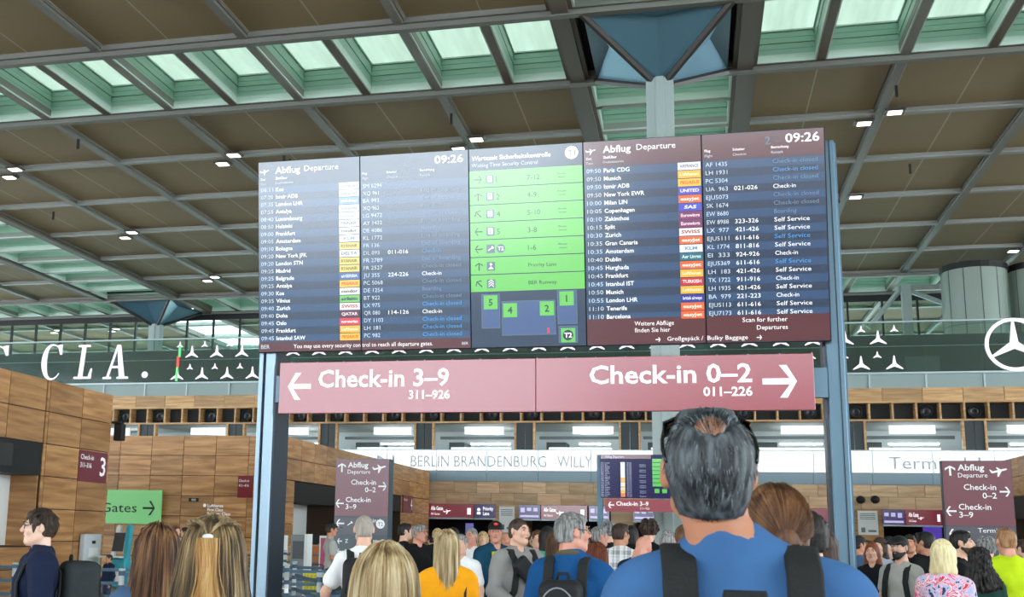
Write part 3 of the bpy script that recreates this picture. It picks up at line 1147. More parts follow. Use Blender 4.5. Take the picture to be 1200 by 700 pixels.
# right island
i3 = empty('check_in_island', (19.5, 54, 0), label='wood-clad check-in block behind the right pylon at the photo edge', cat='check-in block')
mb = MB(); mb.box(-5.98, 6, -16, 4, 3.6, ZI - .02); mb.box(-4.8, 6, -16, 4, 0, 3.6); mb.box(-5.98, 6, .3, 4, 0, 3.6); mb.build('core', M_SEAM, i3)
clad(i3, 'y', -6, -16, 4, 3.6, ZI, 1.6, .83, M_WOOD, -1)
clad(i3, 'y', -6, .3, 4, 0, 3.6, 1.6, .83, M_WOOD, -1)
mb = MB(); mb.box(-6.02, -5, -16, .3, 2.65, 3.6); mb.build('screen_band', M_BLACK, i3)
mb = MB(); mb.box(-4.85, -4.8, -16, .3, 0, 2.65); mb.build('niche_wall', M_WHITE, i3)

# ------------------------------------------------------------ entrance side behind the viewer
yf = -47
fac = empty('wall_entrance', (0, 0, 0), kind='structure')
mb = MB(); mb.box(-60, 45, yf - .2, yf + .2, 0, .5); mb.box(-60, 45, yf - .25, yf + .25, 4.9, 5.2); mb.build('sill', M_DKGREY, fac)
mb = MB(); mb.box(-60, 45, yf - 1, yf + .1, .5, 4.9); mb.build('unseen_glare_band', mat('glare_band_dark', (52, 50, 48), .4), fac)  # unseen dark band added to keep glare off the lower screens
mb = MB(); mb.box(-6.0, 32, yf - 3, yf + 1.0, 0, 12.2); mb.build('unseen_glare_block', M_WOOD, fac)  # unseen block added to dim reflections in the right screens and sign
for k in range(36):
    x = -60 + k * 3.0
    mb = MB(); mb.box(x - .08, x + .08, yf - .3, yf + .1, 0, 20); mb.build('mullion', M_DKGREY, fac)
mb = MB()
for z in (7.5, 12, 16):
    mb.box(-60, 45, yf - .1, yf + .1, z - .06, z + .06)
mb.build('transom', M_DKGREY, fac)

# ------------------------------------------------------------ departure board
M_POST = mat('post_blue_grey', (98, 128, 146), 0.4, metal=0.3)
M_POSTD = mat('post_dark_blue', (28, 44, 58), 0.4, metal=0.2)
M_POSTL = mat('post_pale_blue', (146, 168, 184), 0.35, metal=0.4)
M_SB = glow('screen_maroon', (92, 40, 52), .7)
M_R1 = glow('screen_row_dark', (22, 52, 82), .9)
M_R2 = glow('screen_row_light', (32, 74, 114), .9)
M_TW = glow('text_white', (255, 255, 255), 1.0)
M_TT = glow('text_time', (205, 220, 230), .9)
M_TB = glow('text_blue', (74, 158, 220), .8)
M_TG = glow('text_grey', (112, 140, 165), .75)
M_FAINT = glow('text_faint', (96, 120, 140), .7)
M_GREEN = glow('screen_green', (108, 206, 92), .8)
M_GD = glow('text_dark_on_green', (34, 84, 78), .5)
M_MAPB = glow('map_blue', (66, 96, 146), .8)
M_RED = glow('marker_red', (240, 60, 60), 1.0)
M_SIGN = mat('sign_panel_maroon', (156, 40, 58), 0.24, ior=1.82)
for mm in (M_SB, M_R1, M_R2):
    mm.node_tree.nodes['Principled BSDF'].inputs['IOR'].default_value = 1.92
    mm.node_tree.nodes['Principled BSDF'].inputs['Roughness'].default_value = .19

BZ0, BZT = 3.585, 5.725       # bottom and top height of the screens
BX = [-4.77, -3.56, -2.325, -1.087, .135, 1.345]
SH = 2.16
board = empty('departure_board', (-1.7, 11.7, 0), label='big five-screen departure board on two steel posts with maroon check-in sign', cat='departure board')
oxb = 1.7
lean = math.asin(.28 / 2.16)


def screen_parent(k):
    """an Empty-free frame: meshes of a screen are built in its own leaning frame"""
    return Matrix.Translation((BX[k] + oxb, 0, BZ0)) @ Matrix.Rotation(lean, 4, 'X')


LOGO = {
    'white': ((236, 240, 246), None), 'condor': ((238, 240, 244), ((30, 30, 34), 'condor')), 'baltic': ((120, 196, 92), ((20, 44, 100), 'airBaltic')),
    'swiss': ((242, 242, 244), ((190, 40, 50), 'SWISS')), 'qatar': ((92, 20, 58), ((240, 240, 240), 'QATAR')), 'norw': ((226, 52, 72), ((250, 240, 240), 'norwegian')),
    'luft': ((244, 184, 52), ((252, 238, 200), 'Lufthansa')), 'peg': ((250, 196, 60), ((226, 84, 40), 'PEGASUS')), 'trans': ((224, 206, 92), ((120, 110, 60), 'RYANAIR')),
    'sund': ((226, 232, 242), ((110, 120, 150), 'SunExpress')), 'klm': ((110, 150, 220), ((230, 240, 250), 'british airways')), 'united': ((82, 76, 196), ((240, 240, 250), 'UNITED')),
    'easy': ((244, 104, 46), ((255, 245, 235), 'easyJet')), 'sas': ((70, 78, 200), ((250, 250, 255), 'SAS')), 'euro': ((132, 44, 100), ((240, 230, 240), 'Eurowings')),
    'aer': ((28, 110, 130), ((220, 245, 240), 'Aer Lingus')), 'turk': ((200, 40, 50), ((250, 240, 240), 'TURKISH')), 'ba': ((40, 50, 150), ((230, 235, 250), 'british airways')),
    'finn': ((234, 238, 244), ((100, 110, 130), 'FINNAIR')), 'emir': ((236, 240, 246), ((110, 110, 120), 'DELTA')), 'air': ((236, 240, 246), ((120, 110, 140), 'AIRFRANCE')),
    'klm2': ((234, 240, 244), ((110, 150, 190), 'KLM')), 'serb': ((70, 100, 160), ((220, 230, 245), 'airSERBIA')), 'lux': ((234, 240, 246), ((140, 150, 170), 'Luxair')),
}
SCREENS = {}


def begin_screen(k, base, name='screen'):
    M = screen_parent(k)
    w = BX[k + 1] - BX[k]
    mb = MB(M)
    mb.box(.006, w - .006, 0.0, .09, 0, SH)
    s = mb.build(name, base, board)
    mb = MB(M); mb.box(-.006, w + .006, .02, .12, -.01, SH + .01)
    mb.build('screen_casing', M_BLACK, s)
    return M, w, s


class Ink:
    """collects lettering of one screen by material"""

    def __init__(s, M):
        s.M = M
        s.d = {}

    def __getitem__(s, m):
        if m.name not in s.d:
            s.d[m.name] = (MB(s.M), m)
        return s.d[m.name][0]

    def flush(s, parent, name='lettering'):
        for mb, m in s.d.values():
            if mb.v:
                mb.build(name, m, parent)


YT = -.006


def tz(px, k, full=222.0):
    """photo rows below the screen's top edge -> local height"""
    return SH - px / full * SH


def table_left(k, rows, x_off, pitch, y0, full, header_m, faint_top=0, name='screen'):
    M, w, s = begin_screen(k, M_R1)
    I = Ink(M)
    H = lambda px: SH - px / full * SH
    plane_icon(I[M_TW], .085, H(11), .1, YT)
    I[M_TW].text('Abflug', .21, H(14), .072, YT, width=.29 if k else .3, bold=.015)
    I[M_TW].text('Departure', .56, H(13), .062, YT, width=.40)
    I[M_TW].text('Zeit', .03, H(21.5), .025, YT); I[M_TT].text('Time', .03, H(27), .025, YT)
    I[M_TW].text('Ziel/Über', .21, H(21), .025, YT, bold=.02); I[M_TT].text('Destination/via', .21, H(26.5), .025, YT)
    for i, (t, c, lg) in enumerate(rows):
        y = y0 + i * pitch
        mb = I[M_R2]
        if i % 2 == 0:
            rect(mb, .008, w - .008, H(y + pitch * .33), H(y - pitch * .67), -.001)
        I[M_TT].text(t, .035, H(y), .043, YT, width=.15)
        I[M_TW].text(c, .215, H(y), .043, YT, bold=.012)
        bgc, tx = LOGO[lg]
        lm = glow('logo_' + lg, bgc, .85)
        mb = MB(M)
        x0, x1 = w - .245, w - .015
        mb.box(x0, x1, -.004, -.001, H(y + pitch * .22), H(y - pitch * .68))
        tile = mb.build('airline_tile', lm, s)
        if tx:
            mt = glow('ink_' + lg, tx[0], .8)
            n = len(tx[1])
            mb = MB(M)
            mb.text(tx[1], (x0 + x1) / 2, H(y - pitch * .06), .032, YT - .002, align='c', width=min(.19, .034 * n + .02), bold=.03, slant=.2 if lg in ('sas', 'peg') else 0)
            mb.build('airline_name', mt, s) if False else I_add(I, mt, mb)
    return M, w, s, I


def I_add(I, m, mb):
    if m.name not in I.d:
        I.d[m.name] = (MB(), m)
    t = I.d[m.name][0]
    n = len(t.v)
    t.v += mb.v
    t.f += [tuple(i + n for i in f) for f in mb.f]


r1 = [('06:11', 'Kos', 'sund'), ('07:20', 'Izmir ADB', 'sund'), ('07:35', 'London LHR', 'klm'), ('07:55', 'Antalya', 'sund'), ('08:40', 'Luxembourg', 'lux'), ('08:50', 'Helsinki', 'finn'), ('09:00', 'Frankfurt', 'condor'),
      ('09:05', 'Amsterdam', 'klm2'), ('09:10', 'Bologna', 'trans'), ('09:20', 'New York JFK', 'emir'), ('09:20', 'London STN', 'trans'), ('09:25', 'Madrid', 'trans'), ('09:25', 'Belgrade', 'serb'), ('09:25', 'Antalya', 'peg'),
      ('09:30', 'Kos', 'condor'), ('09:35', 'Vilnius', 'baltic'), ('09:40', 'Zurich', 'swiss'), ('09:40', 'Doha', 'qatar'), ('09:45', 'Oslo', 'norw'), ('09:45', 'Frankfurt', 'luft'), ('09:45', 'Istanbul SAW', 'peg')]
F1 = 222.0
M, w, s, I = table_left(0, r1, 0, 8.68, 35, F1, None)
mb = MB(M); rect(mb, .007, w - .007, 0.0, .11, -.002); mb.build('footer_bar', M_SB, s)
I[M_TT].text('BER', .03, .035, .045, YT); I[M_TW].text('You may use every security con', .42, .035, .045, YT, width=w - .43)
I.flush(s)

M, w, s = begin_screen(1, M_R1)
I = Ink(M)
F = 229.0
H = lambda px: SH - px / F * SH
I[M_TW].text('09:26', w - .06, H(14), .085, YT, align='r', width=.32, bold=.015)
for a, b, x in (('Flug', 'Flight', .03), ('Schalter', 'Check-in', .31), ('Bemerkung', 'Remark', .69)):
    I[M_TW].text(a, x, H(22), .025, YT); I[M_TT].text(b, x, H(28), .025, YT)
r2 = [('SM 6294', '', ''), ('XQ 961', '', 'e'), ('BA 993', '', 'e'), ('XQ 963', '', 'b'), ('LG 9472', '', 'c'), ('AY 1432', '', 'e'), ('DE 4086', '', 'b'), ('KL 1772', '', 'e'), ('FR 136', '', 'e'), ('DL 093', '011-016', 'k'), ('FR 2789', '', 'e'),
      ('FR 2527', '', 'c'), ('JU 355', '224-226', 'K'), ('PC 5068', '', 'c'), ('DE 1254', '', 'b'), ('BT 922', '', 'c'), ('LX 975', '', 'C'), ('QR 080', '114-126', 'K'), ('DY 1103', '', 'C'), ('LH 181', '', 'C'), ('PC 982', '', 'C')]
REM = {'e': 'End of boarding', 'b': 'Boarding', 'c': 'Check-in closed', 'C': 'Check-in closed', 'k': 'Check-in', 'K': 'Check-in', 's': 'Self Service', 'S': 'Self Service'}
RM_ = {'e': M_TG, 'b': M_TG, 'c': M_TG, 'C': M_TB, 'k': M_TB, 'K': M_TW, 's': M_TB, 'S': M_TW}


def flights(rows, y0, pitch, H, w, I):
    for i, (f, g, r) in enumerate(rows):
        y = y0 + i * pitch
        if i % 2 == 0:
            rect(I[M_R2], .008, w - .008, H(y + pitch * .33), H(y - pitch * .67), -.001)
        I[M_TT].text(f, .035, H(y), .043, YT, width=.034 * len(f) - .02)
        if g:
            I[M_TW].text(g, .315, H(y), .043, YT, width=.23)
        if r:
            I[RM_[r]].text(REM[r], .70, H(y), .043, YT, width=.031 * len(REM[r]) - .03)


flights(r2, 38, 8.82, H, w, I)
mb = MB(M); rect(mb, .007, w - .007, 0.0, .11, -.002); mb.build('footer_bar', M_SB, s)
I[M_TW].text('trol to reach all departure gates.', .01, .035, .045, YT, width=.80)
I[M_TT].text('BER', w - .1, .035, .03, YT)
I.flush(s)

# middle screen: waiting times
M, w, s = begin_screen(2, M_R1)
I = Ink(M)
F = 236.0
H = lambda px: SH - px / F * SH
I[M_TW].text('Wartezeit Sicherheitskontrolle', .035, H(14), .048, YT, width=.86, bold=.012)
I[M_TT].text('Waiting Time Security Control', .035, H(22), .042, YT, width=.72)
disc(I[M_TW], w - .12, H(11), .07, YT); I[M_FAINT].text('T1', w - .12, H(14.5), .06, YT - .002, align='c', bold=.02)
times = ['7-12', '4-9', '5-10', '3-8', '1-6', 'Priority Lane', 'BER Runway']
for i in range(7):
    y = 26.5 + i * 20.7
    mb = MB(M); mb.box(.0075, w - .0075, -.005, -.001, H(y + 19.6), H(y)); mb.build('queue_row', M_GREEN, s)
    g = I[M_GD]
    zc = H(y + 10.5)
    arrow(g, .1, zc, .085, .085, .013, {0: 0, 1: 90, 2: 135, 3: 180, 4: 180, 5: 90, 6: 135}[i], YT - .001)
    q = I[M_FAINT]
    rect(q, .185, .275, zc - .047, zc + .047, YT - .001)
    wp = I[M_TW]
    if i < 4:
        wp.add([(x, YT - .003, z) for x, z in ((.205, zc - .03), (.255, zc - .03), (.255, zc + .035), (.205, zc + .035))], [(0, 1, 2, 3)])
        rect(q, .224, .236, zc - .025, zc + .005, YT - .005); disc(q, .23, zc + .018, .01, YT - .005, 8)
        I[M_GD].text(str([1, 2, 4, 5][i]), .3, zc - .035, .06, YT - .002)
    elif i == 4:
        arrow(wp, .23, zc, .07, .03, .012, 35, YT - .003)
        disc(q, .34, zc, .047, YT - .001); wp.text('T2', .34, zc - .02, .04, YT - .003, align='c', bold=.02)
    elif i == 5:
        wp.add([(.2, YT - .003, zc - .03), (.26, YT - .003, zc - .03), (.23, YT - .003, zc + .0)], [(0, 1, 2)]); disc(wp, .23, zc + .02, .014, YT - .003, 8)
    else:
        for dz in (-.025, 0, .025):
            wp.add([(x, YT - .003, zc + z + dz) for x, z in ((.2, -.012), (.23, .01), (.26, -.012), (.26, -.002), (.23, .02), (.2, -.002))], [(0, 1, 4, 5), (1, 2, 3, 4)])
    I[M_GD].text(times[i], .635, zc - (.03 if i < 5 else .02), .055 if i < 5 else .04, YT - .002, width=None if i < 5 else .3)
    if i < 5:
        I[M_GD].text('Minuten', .96, zc + .012, .02, YT - .002); I[M_GD].text('minutes', .97, zc - .025, .018, YT - .002)
# plan below
Hp = lambda v: H((v - 169 + 3) * .99)
PX = lambda u: (u - 551) / 135.0 * w
for (u0, u1, v0, v1) in ((564, 586, 341, 382), (588, 651, 350, 391), (653, 676, 339, 379), (654, 676, 381, 401)):
    rect(I[M_FAINT], PX(u0), PX(u1), Hp(v1), Hp(v0), -.003)
    rect(I[M_MAPB], PX(u0) + .008, PX(u1) - .008, Hp(v1) + .008, Hp(v0) - .008, -.0045)
for t, u, v in (('5', 575, 351), ('4', 598, 361), ('2', 641, 360), ('1', 664, 349), ('T2', 665, 392)):
    mb = MB(M); mb.box(PX(u) - .075, PX(u) + .075, -.009, -.0048, Hp(v) - .075, Hp(v) + .075); mb.build('gate_tile', M_GREEN, s)
    if t == 'T2':
        disc(I[M_R1], PX(u), Hp(v), .055, -.011); I[M_TW].text(t, PX(u), Hp(v) - .025, .05, -.013, align='c', bold=.03)
    else:
        I[M_GD].text(t, PX(u), Hp(v) - .035, .07, -.011, align='c', bold=.02)
rect(I[M_RED], PX(641), PX(643.5), Hp(389), Hp(383), -.01)
I.flush(s)

# right-hand departure table
r4 = [('09:50', 'Paris CDG', 'air'), ('09:50', 'Munich', 'luft'), ('09:50', 'Izmir ADB', 'peg'), ('09:50', 'New York EWR', 'united'), ('10:00', 'Milan LIN', 'easy'), ('10:05', 'Copenhagen', 'sas'), ('10:10', 'Zakinthos', 'euro'), ('10:15', 'Split', 'euro'), ('10:30', 'Zurich', 'swiss'),
      ('10:35', 'Gran Canaria', 'easy'), ('10:35', 'Amsterdam', 'klm2'), ('10:40', 'Dublin', 'aer'), ('10:45', 'Hurghada', 'easy'), ('10:45', 'Frankfurt', 'luft'), ('10:45', 'Istanbul IST', 'turk'), ('10:50', 'Munich', 'luft'), ('10:55', 'London LHR', 'ba'), ('11:10', 'Tenerife', 'easy'), ('11:10', 'Barcelona', 'easy')]
M, w, s, I = table_left(3, r4, 0, 9.6, 37.5, 241.0, None)
mb = MB(M); rect(mb, .007, w - .007, SH - .27, SH - .004, -.0005); mb.build('header_bar', M_SB, s)
mb = MB(M); rect(mb, .007, w - .007, 0.004, .275, -.002); mb.build('footer_bar', M_SB, s)
I[M_TW].text('Weitere Abflüge', .50, .195, .045, YT, width=.40); I[M_TW].text('finden Sie hier', .50, .125, .045, YT, width=.36)
arrow(I[M_TW], .735, .03 + .015, .05, .045, .009, 0, YT); I[M_TW].text('Großgepäck / ', .83, .03, .043, YT, width=.36)
I.flush(s)
M, w, s = begin_screen(4, M_R1)
I = Ink(M)
H = lambda px: SH - px / 246.0 * SH
mb = MB(M); rect(mb, .007, w - .007, SH - .27, SH - .004, -.0005); mb.build('header_bar', M_SB, s)
mb = MB(M); rect(mb, .007, w - .007, 0.004, .275, -.002); mb.build('footer_bar', M_SB, s)
I[M_TW].text('09:26', w - .05, H(15), .09, YT, align='r', width=.33, bold=.015)
I[M_FAINT].text('2', .63, H(16), .08, YT, bold=.02); I[M_FAINT].text('Seite', .72, H(8), .025, YT); I[M_FAINT].text('Page', .72, H(14), .025, YT)
for a, b, x in (('Flug', 'Flight', .03), ('Schalter', 'Check-in', .31), ('Bemerkung', 'Remark', .69)):
    I[M_TW].text(a, x, H(21), .026, YT, bold=.01); I[M_TT].text(b, x, H(27), .026, YT)
r5 = [('AF 1435', '', 'c'), ('LH 1931', '', 'C'), ('PC 5304', '', 'c'), ('UA  963', '021-026', 'K'), ('EJU5073', '', 'c'), ('SK 1674', '', 'c'), ('EW 8680', '', 'b'), ('EW 8988', '323-326', 'S'), ('LX  977', '421-426', 'S'), ('EJU5111', '611-616', 's'),
      ('KL 1774', '811-816', 'S'), ('EI  333', '924-926', 'K'), ('EJU5369', '611-616', 's'), ('LH  183', '421-426', 'S'), ('TK 1722', '911-916', 'K'), ('LH 1935', '421-426', 'S'), ('BA  979', '221-223', 'K'), ('EJU5113', '611-616', 'S'), ('EJU7173', '611-616', 'S')]
flights(r5, 38.5, 9.75, H, w, I)
I[M_TW].text('Scan for further', .80, .205, .045, YT, align='r', width=.44); I[M_TW].text('Departures', .80, .125, .045, YT, align='r', width=.30)
I[M_TW].text('Bulky Baggage', .01, .03, .043, YT, width=.40); arrow(I[M_TW], .52, .045, .05, .045, .009, 0, YT)
I.flush(s)

# maroon direction sign under the screens (two metal sheets)
S0, S1, SZ0, SZ1 = -4.5 + oxb, 1.165 + oxb, 2.885, 3.455
SM = -1.625 + oxb
for a, b in ((S0, SM - .003), (SM + .003, S1)):
    mb = MB(); mb.box(a, b, -.02, .05, SZ0, SZ1, .004); sp_ = mb.build('sign_panel', M_SIGN, board)
    mb = MB()
    if a == S0:
        arrow(mb, S0 + .24, SZ0 + .30, .27, .30, .055, 180, -.025)
        mb.text('Check-in 3–9', S0 + .46, SZ0 + .29, .185, -.025, width=1.48, bold=.018)
        mb.text('311–926', S0 + 1.95, SZ0 + .15, .09, -.025, align='r', width=.455, bold=.02)
    else:
        mb.text('Check-in 0–2', S1 - .595, SZ0 + .29, .185, -.025, align='r', width=1.63, bold=.018)
        mb.text('011–226', S1 - .595, SZ0 + .15, .09, -.025, align='r', width=.48, bold=.02)
        arrow(mb, S1 - .33, SZ0 + .29, .33, .33, .06, 0, -.025)
    mb.build('lettering', mat('vinyl_white_glow', (255, 255, 255), .4, emit=.35), sp_)  # white vinyl with a slight glow put into its colour
for x0, x1 in ((-4.57 + oxb, S0 + .1), (S1 - .1, 1.3 + oxb)):
    mb = MB(); mb.box(x0, x1, .06, .14, 3.02, 3.32); mb.build('bracket', M_POST, board)
mb = MB(); mb.box(-4.7 + oxb, 1.3 + oxb, .14, .2, 3.7, 3.8); mb.box(-4.7 + oxb, 1.3 + oxb, .06, .14, 5.2, 5.3); mb.build('cross_rail', M_POSTD, board)
# posts: H sections
px = -4.78 + oxb
pp = empty('post', (0, 0, 0)); pp.parent = board
mb = MB(); mb.box(px, px + .045, .06, .42, 0, 3.6); mb.build('flange', M_POSTL, pp)
mb = MB(); mb.box(px + .045, px + .075, .2, .3, 0, 5.7); mb.build('web', M_POSTD, pp)
mb = MB(); mb.box(px + .075, px + .19, .06, .42, 0, 3.6, .008); mb.build('mast', M_POSTL, pp)
mb = MB(); mb.box(px + .185, px + .21, .07, .52, 0, 3.6); mb.build('dark_cheek', M_POSTD, pp)
px = 1.305 + oxb
pp = empty('post', (0, 0, 0)); pp.parent = board
mb = MB(); mb.box(px, px + .17, .1, .40, 0, 5.72, .008); mb.build('mast', M_POST, pp)
mb = MB(); mb.box(px + .115, px + .125, .09, .12, 0, 5.72); mb.build('groove', M_POSTD, pp)
mb = MB(); mb.box(px - .03, px, .16, .38, 0, 5.6); mb.build('web', mat('post_side', (70, 76, 84), .3, metal=.5), pp)
mb = MB(); mb.box(px + .17, px + .2, .2, .42, 0, 5.72); mb.build('flange', M_POST, pp)

# ------------------------------------------------------------ the same kind of board far down the hall
d2 = 37.0
b2 = empty('departure_board', (at(704, 600, d2).x, d2, 0), label='small far departure board behind the blue-shirted man, with its own check-in sign', cat='departure board')
h2 = lambda v: at(745, v, d2).z
W2 = 4.0
MR = glow('far_row_navy', (34, 30, 80), .8, gloss=False)
mb = MB(); mb.box(0, W2, 0, .2, h2(584), h2(533)); scr = mb.build('screen', MR, b2)
mb = MB(); rect(mb, .02, 1.62, h2(538), h2(533), -.02); mb.build('header_bar', M_MARD, scr)
mb = MB()
z = h2(542)
dz = (h2(542) - h2(583)) / 20
lt = MB()
for i in range(20):
    zz = z - i * dz
    lt.text(('London', 'Kos', 'Istanbul', 'Madrid', 'Oslo', 'Zurich')[i % 6], .15, zz - dz * .8, .036, -.02)
    lt.text('09:%02d' % (10 + 2 * i), .02, zz - dz * .8, .036, -.02, width=.09)
    lt.text('Check-in', 1.25, zz - dz * .8, .036, -.02, width=.2) if i % 3 else None
    lt.text('FR 2%02d' % i, .85, zz - dz * .8, .036, -.02, width=.15)
lt.text('Abflug Departure', .16, h2(537), .08, -.03, width=.6)
lt.build('lettering', glow('far_text', (190, 195, 225), .8), scr)
for i in range(20):
    c = 'white' if i < 9 or i in (12, 13, 15) else 'easy' if i > 17 else 'peg'
    m = MB(); rect(m, .65, .79, z - (i + 1) * dz + .01, z - i * dz, -.02); m.build('airline_tile', glow('logo_' + c, LOGO[c][0], .85), scr)
for i in range(7):
    q = (h2(538) - h2(571)) / 7
    m = MB(); rect(m, 1.66, 2.43, h2(538) - (i + 1) * q + .02, h2(538) - i * q, -.02); m.build('queue_row', glow('far_green', (60, 190, 50), .8), scr)
for a, b in ((1.72, .32), (1.96, .4)):
    m = MB(); rect(m, a, a + .15, h2(578), h2(573), -.02); m.build('gate_tile', glow('far_green', (60, 190, 50), .8), scr)
mb = MB(); mb.box(.14, W2 - .14, -.02, .1, h2(600), h2(585.5)); sg = mb.build('sign_panel', mat('far_sign', (170, 62, 76), .4, ior=1.6), b2)
mb = MB(); arrow(mb, .34, (h2(600) + h2(585)) / 2, .2, .2, .04, 180, -.04); mb.text('Check-in 3–9', .5, h2(593), .13, -.04, width=1.02, bold=.02); mb.text('311–926', 1.25, h2(597.5), .07, -.04, width=.3)
mb.build('lettering', mat('vinyl_white_glow', (255, 255, 255), .4), sg)
for x in (0, W2 - .2):
    mb = MB(); mb.box(x - .12, x + .06, .1, .3, 0, h2(533)); mb.build('post', M_POST, b2)

# ------------------------------------------------------------ direction pylons
M_PYM = mat('pylon_maroon', (120, 52, 68), 0.32, ior=1.7)
M_PYG = mat('pylon_grey', (84, 84, 96), 0.35, ior=1.6)
M_PYD = mat('pylon_slate', (64, 84, 92), 0.35, ior=1.6)
M_PYE = mat('pylon_edge', (60, 78, 88), 0.4)
M_VW = mat('vinyl_letter_glow', (250, 250, 250), .5, emit=.15)  # vinyl brightened by a faint glow put into the material


def pylon(u0, u1, v0, d, label, rz, full=True, deep=.16):
    a, b = at(u0, v0, d), at(u1, v0, d)
    w, h = b.x - a.x, a.z
    e = empty('direction_pylon', ((a.x + b.x) / 2, d, 0), rz, label=label, cat='sign')
    s = h / 3.08
    z3, z2, z1 = h, h - 1.16 * (w / 1.14), h - 1.53 * (w / 1.14)
    mb = MB(); mb.box(-w / 2, w / 2, 0, deep, 0, h); mb.build('body', M_PYE, e)
    p1 = MB(); p1.box(-w / 2 + .01, w / 2 - .01, -.02, 0, z2 + .005, z3 - .01); p1 = p1.build('maroon_panel', M_PYM, e)
    p2 = MB(); p2.box(-w / 2 + .01, w / 2 - .01, -.02, 0, z1 + .005, z2 - .005); p2 = p2.build('grey_panel', M_PYG, e)
    p3 = MB(); p3.box(-w / 2 + .01, w / 2 - .01, -.02, 0, .05, z1 - .005); p3 = p3.build('slate_panel', M_PYD, e)
    k = w / 1.14
    X = lambda t: -w / 2 + t * w
    m = MB()
    arrow(m, X(.12), z3 - .18 * k, .18 * k, .17 * k, .035 * k, 90, -.025)
    m.text('Abflug', X(.23), z3 - .175 * k, .105 * k, -.025, width=.38 * w, bold=.02)
    m.text('Departure', X(.23), z3 - .30 * k, .08 * k, -.025, width=.42 * w)
    plane_icon(m, X(.82), z3 - .18 * k, .27 * k, -.025, 14)
    m.text('Check-in', X(.76), z3 - .52 * k, .10 * k, -.025, align='r', width=.46 * w, bold=.01)
    m.text('0–2', X(.76), z3 - .67 * k, .10 * k, -.025, align='r', width=.2 * w, bold=.01)
    arrow(m, X(.88), z3 - .55 * k, .17 * k, .17 * k, .03 * k, 0, -.025)
    m.text('Check-in', X(.21), z3 - .87 * k, .10 * k, -.025, width=.46 * w, bold=.01)
    m.text('3–9', X(.21), z3 - 1.01 * k, .10 * k, -.025, width=.2 * w, bold=.01)
    arrow(m, X(.10), z3 - .90 * k, .17 * k, .17 * k, .03 * k, 180, -.025)
    m.build('lettering', M_VW, p1)
    m = MB()
    arrow(m, X(.12), z2 - .14 * k, .17 * k, .17 * k, .03 * k, 180, -.025)
    arrow(m, X(.30), z2 - .14 * k, .12 * k, .05 * k, .02 * k, 35, -.025)
    m.text('Terminal', X(.46), z2 - .11 * k, .08 * k, -.025, width=.4 * w)
    disc(m, X(.86), z2 - .14 * k, .09 * k, -.026)
    m.build('lettering', M_VW, p2)
    m = MB(); m.text('T2', X(.86), z2 - .175 * k, .07 * k, -.03, align='c'); m.build('lettering', M_PYG, p2)
    m = MB()
    for r in range(3):
        arrow(m, X(.12), z1 - (.12 + .2 * r) * k, .1 * k, .1 * k, .018 * k, 180, -.025)
        m.text('Z', X(.22), z1 - (.15 + .2 * r) * k, .07 * k, -.025)
        m.text('M', X(.74), z1 - (.15 + .2 * r) * k, .07 * k, -.025)
        arrow(m, X(.92), z1 - (.12 + .2 * r) * k, .1 * k, .1 * k, .018 * k, 45, -.025)
    m.build('lettering', M_VW, p3)
    return e


pylon(394, 457, 538, 22.0, 'maroon direction pylon behind the bald man in white, left of the hall', math.radians(0), deep=.3)
pylon(1103, 1184, 540, 18.9, 'maroon direction pylon among the crowd at the right photo edge', math.radians(-4), deep=.2)

# ------------------------------------------------------------ wall signs
def wall_sign(u0, u1, v0, v1, d, label, m, draw, name='wall_sign', cat='sign'):
    a, b = at(u0, v1, d), at(u1, v0, d)
    e = empty(name, (a.x, d, a.z), label=label, cat=cat)
    w, h = b.x - a.x, b.z - a.z
    mb = MB(); mb.box(0, w, 0, .06, 0, h); p = mb.build('panel', m, e)
    for mm, f in draw:
        mb = MB(); f(mb, w, h); mb.build('lettering', mm, p)
    return e


# "Check-in 3" on island one's side face (faces +X)
e = empty('wall_sign', (XI + .04, 27.2, 2.79), math.radians(90), label='small maroon check-in 3 sign on the left wooden block', cat='sign')
mb = MB(); mb.box(0, 1.5, 0, .03, 0, .84); pnl = mb.build('panel', mat('sign_maroon_wall', (116, 40, 54), .4), e)
mb = MB(); mb.text('Check-in', .06, .60, .13, -.01, width=.68, bold=.01); mb.text('311–316', .06, .38, .13, -.01, width=.58, bold=.01); mb.text('3', 1.4, .2, .50, -.01, align='r', width=.3, bold=.015); mb.build('lettering', M_VW, pnl)
pnl.parent.rotation_euler.z = math.radians(90)
wall_sign(123.5, 190, 575, 613.5, 40.5, 'bright green gates sign with arrow on the wooden wall', mat('sign_green', (136, 214, 136), .5, emit=.12),
          [(mat('ink_dark', (22, 34, 28), .6), lambda m, w, h: (m.text('Gates', w * .56, h * .34, h * .27, -.01, align='r', width=w * .66), arrow(m, w * .78, h * .47, w * .22, h * .42, h * .06, 0, -.01)))])
wall_sign(278, 296, 558, 583.5, 40.5, 'small dark red check-in 4 sign beside the left board post', mat('sign_red', (120, 16, 28), .45),
          [(M_VW, lambda m, w, h: (m.text('Check-in', .04, h * .72, .1, -.01, width=w * .7), m.text('411–416', .04, h * .5, .1, -.01, width=w * .7)))])
a = at(237, 600, 40.55)
e = empty('wall_lettering', (a.x, 40.6, a.z), label='white airline class lettering on the wood right of the green sign', cat='lettering')
k = 1 / FPX * 40.6
mb = MB()
mb.text('Lufthansa', 6 * k, 6 * k, 3.6 * k, 0, width=21 * k, bold=.02); mb.text('First Class', 6 * k, 1 * k, 3.6 * k, 0, width=21 * k, bold=.02); mb.text('Business Class', 6 * k, -4 * k, 3.6 * k, 0, width=31 * k, bold=.02)
disc(mb, 2 * k, 8 * k, 2.2 * k, 0, 14)
mb.build('letters', M_VW, e)
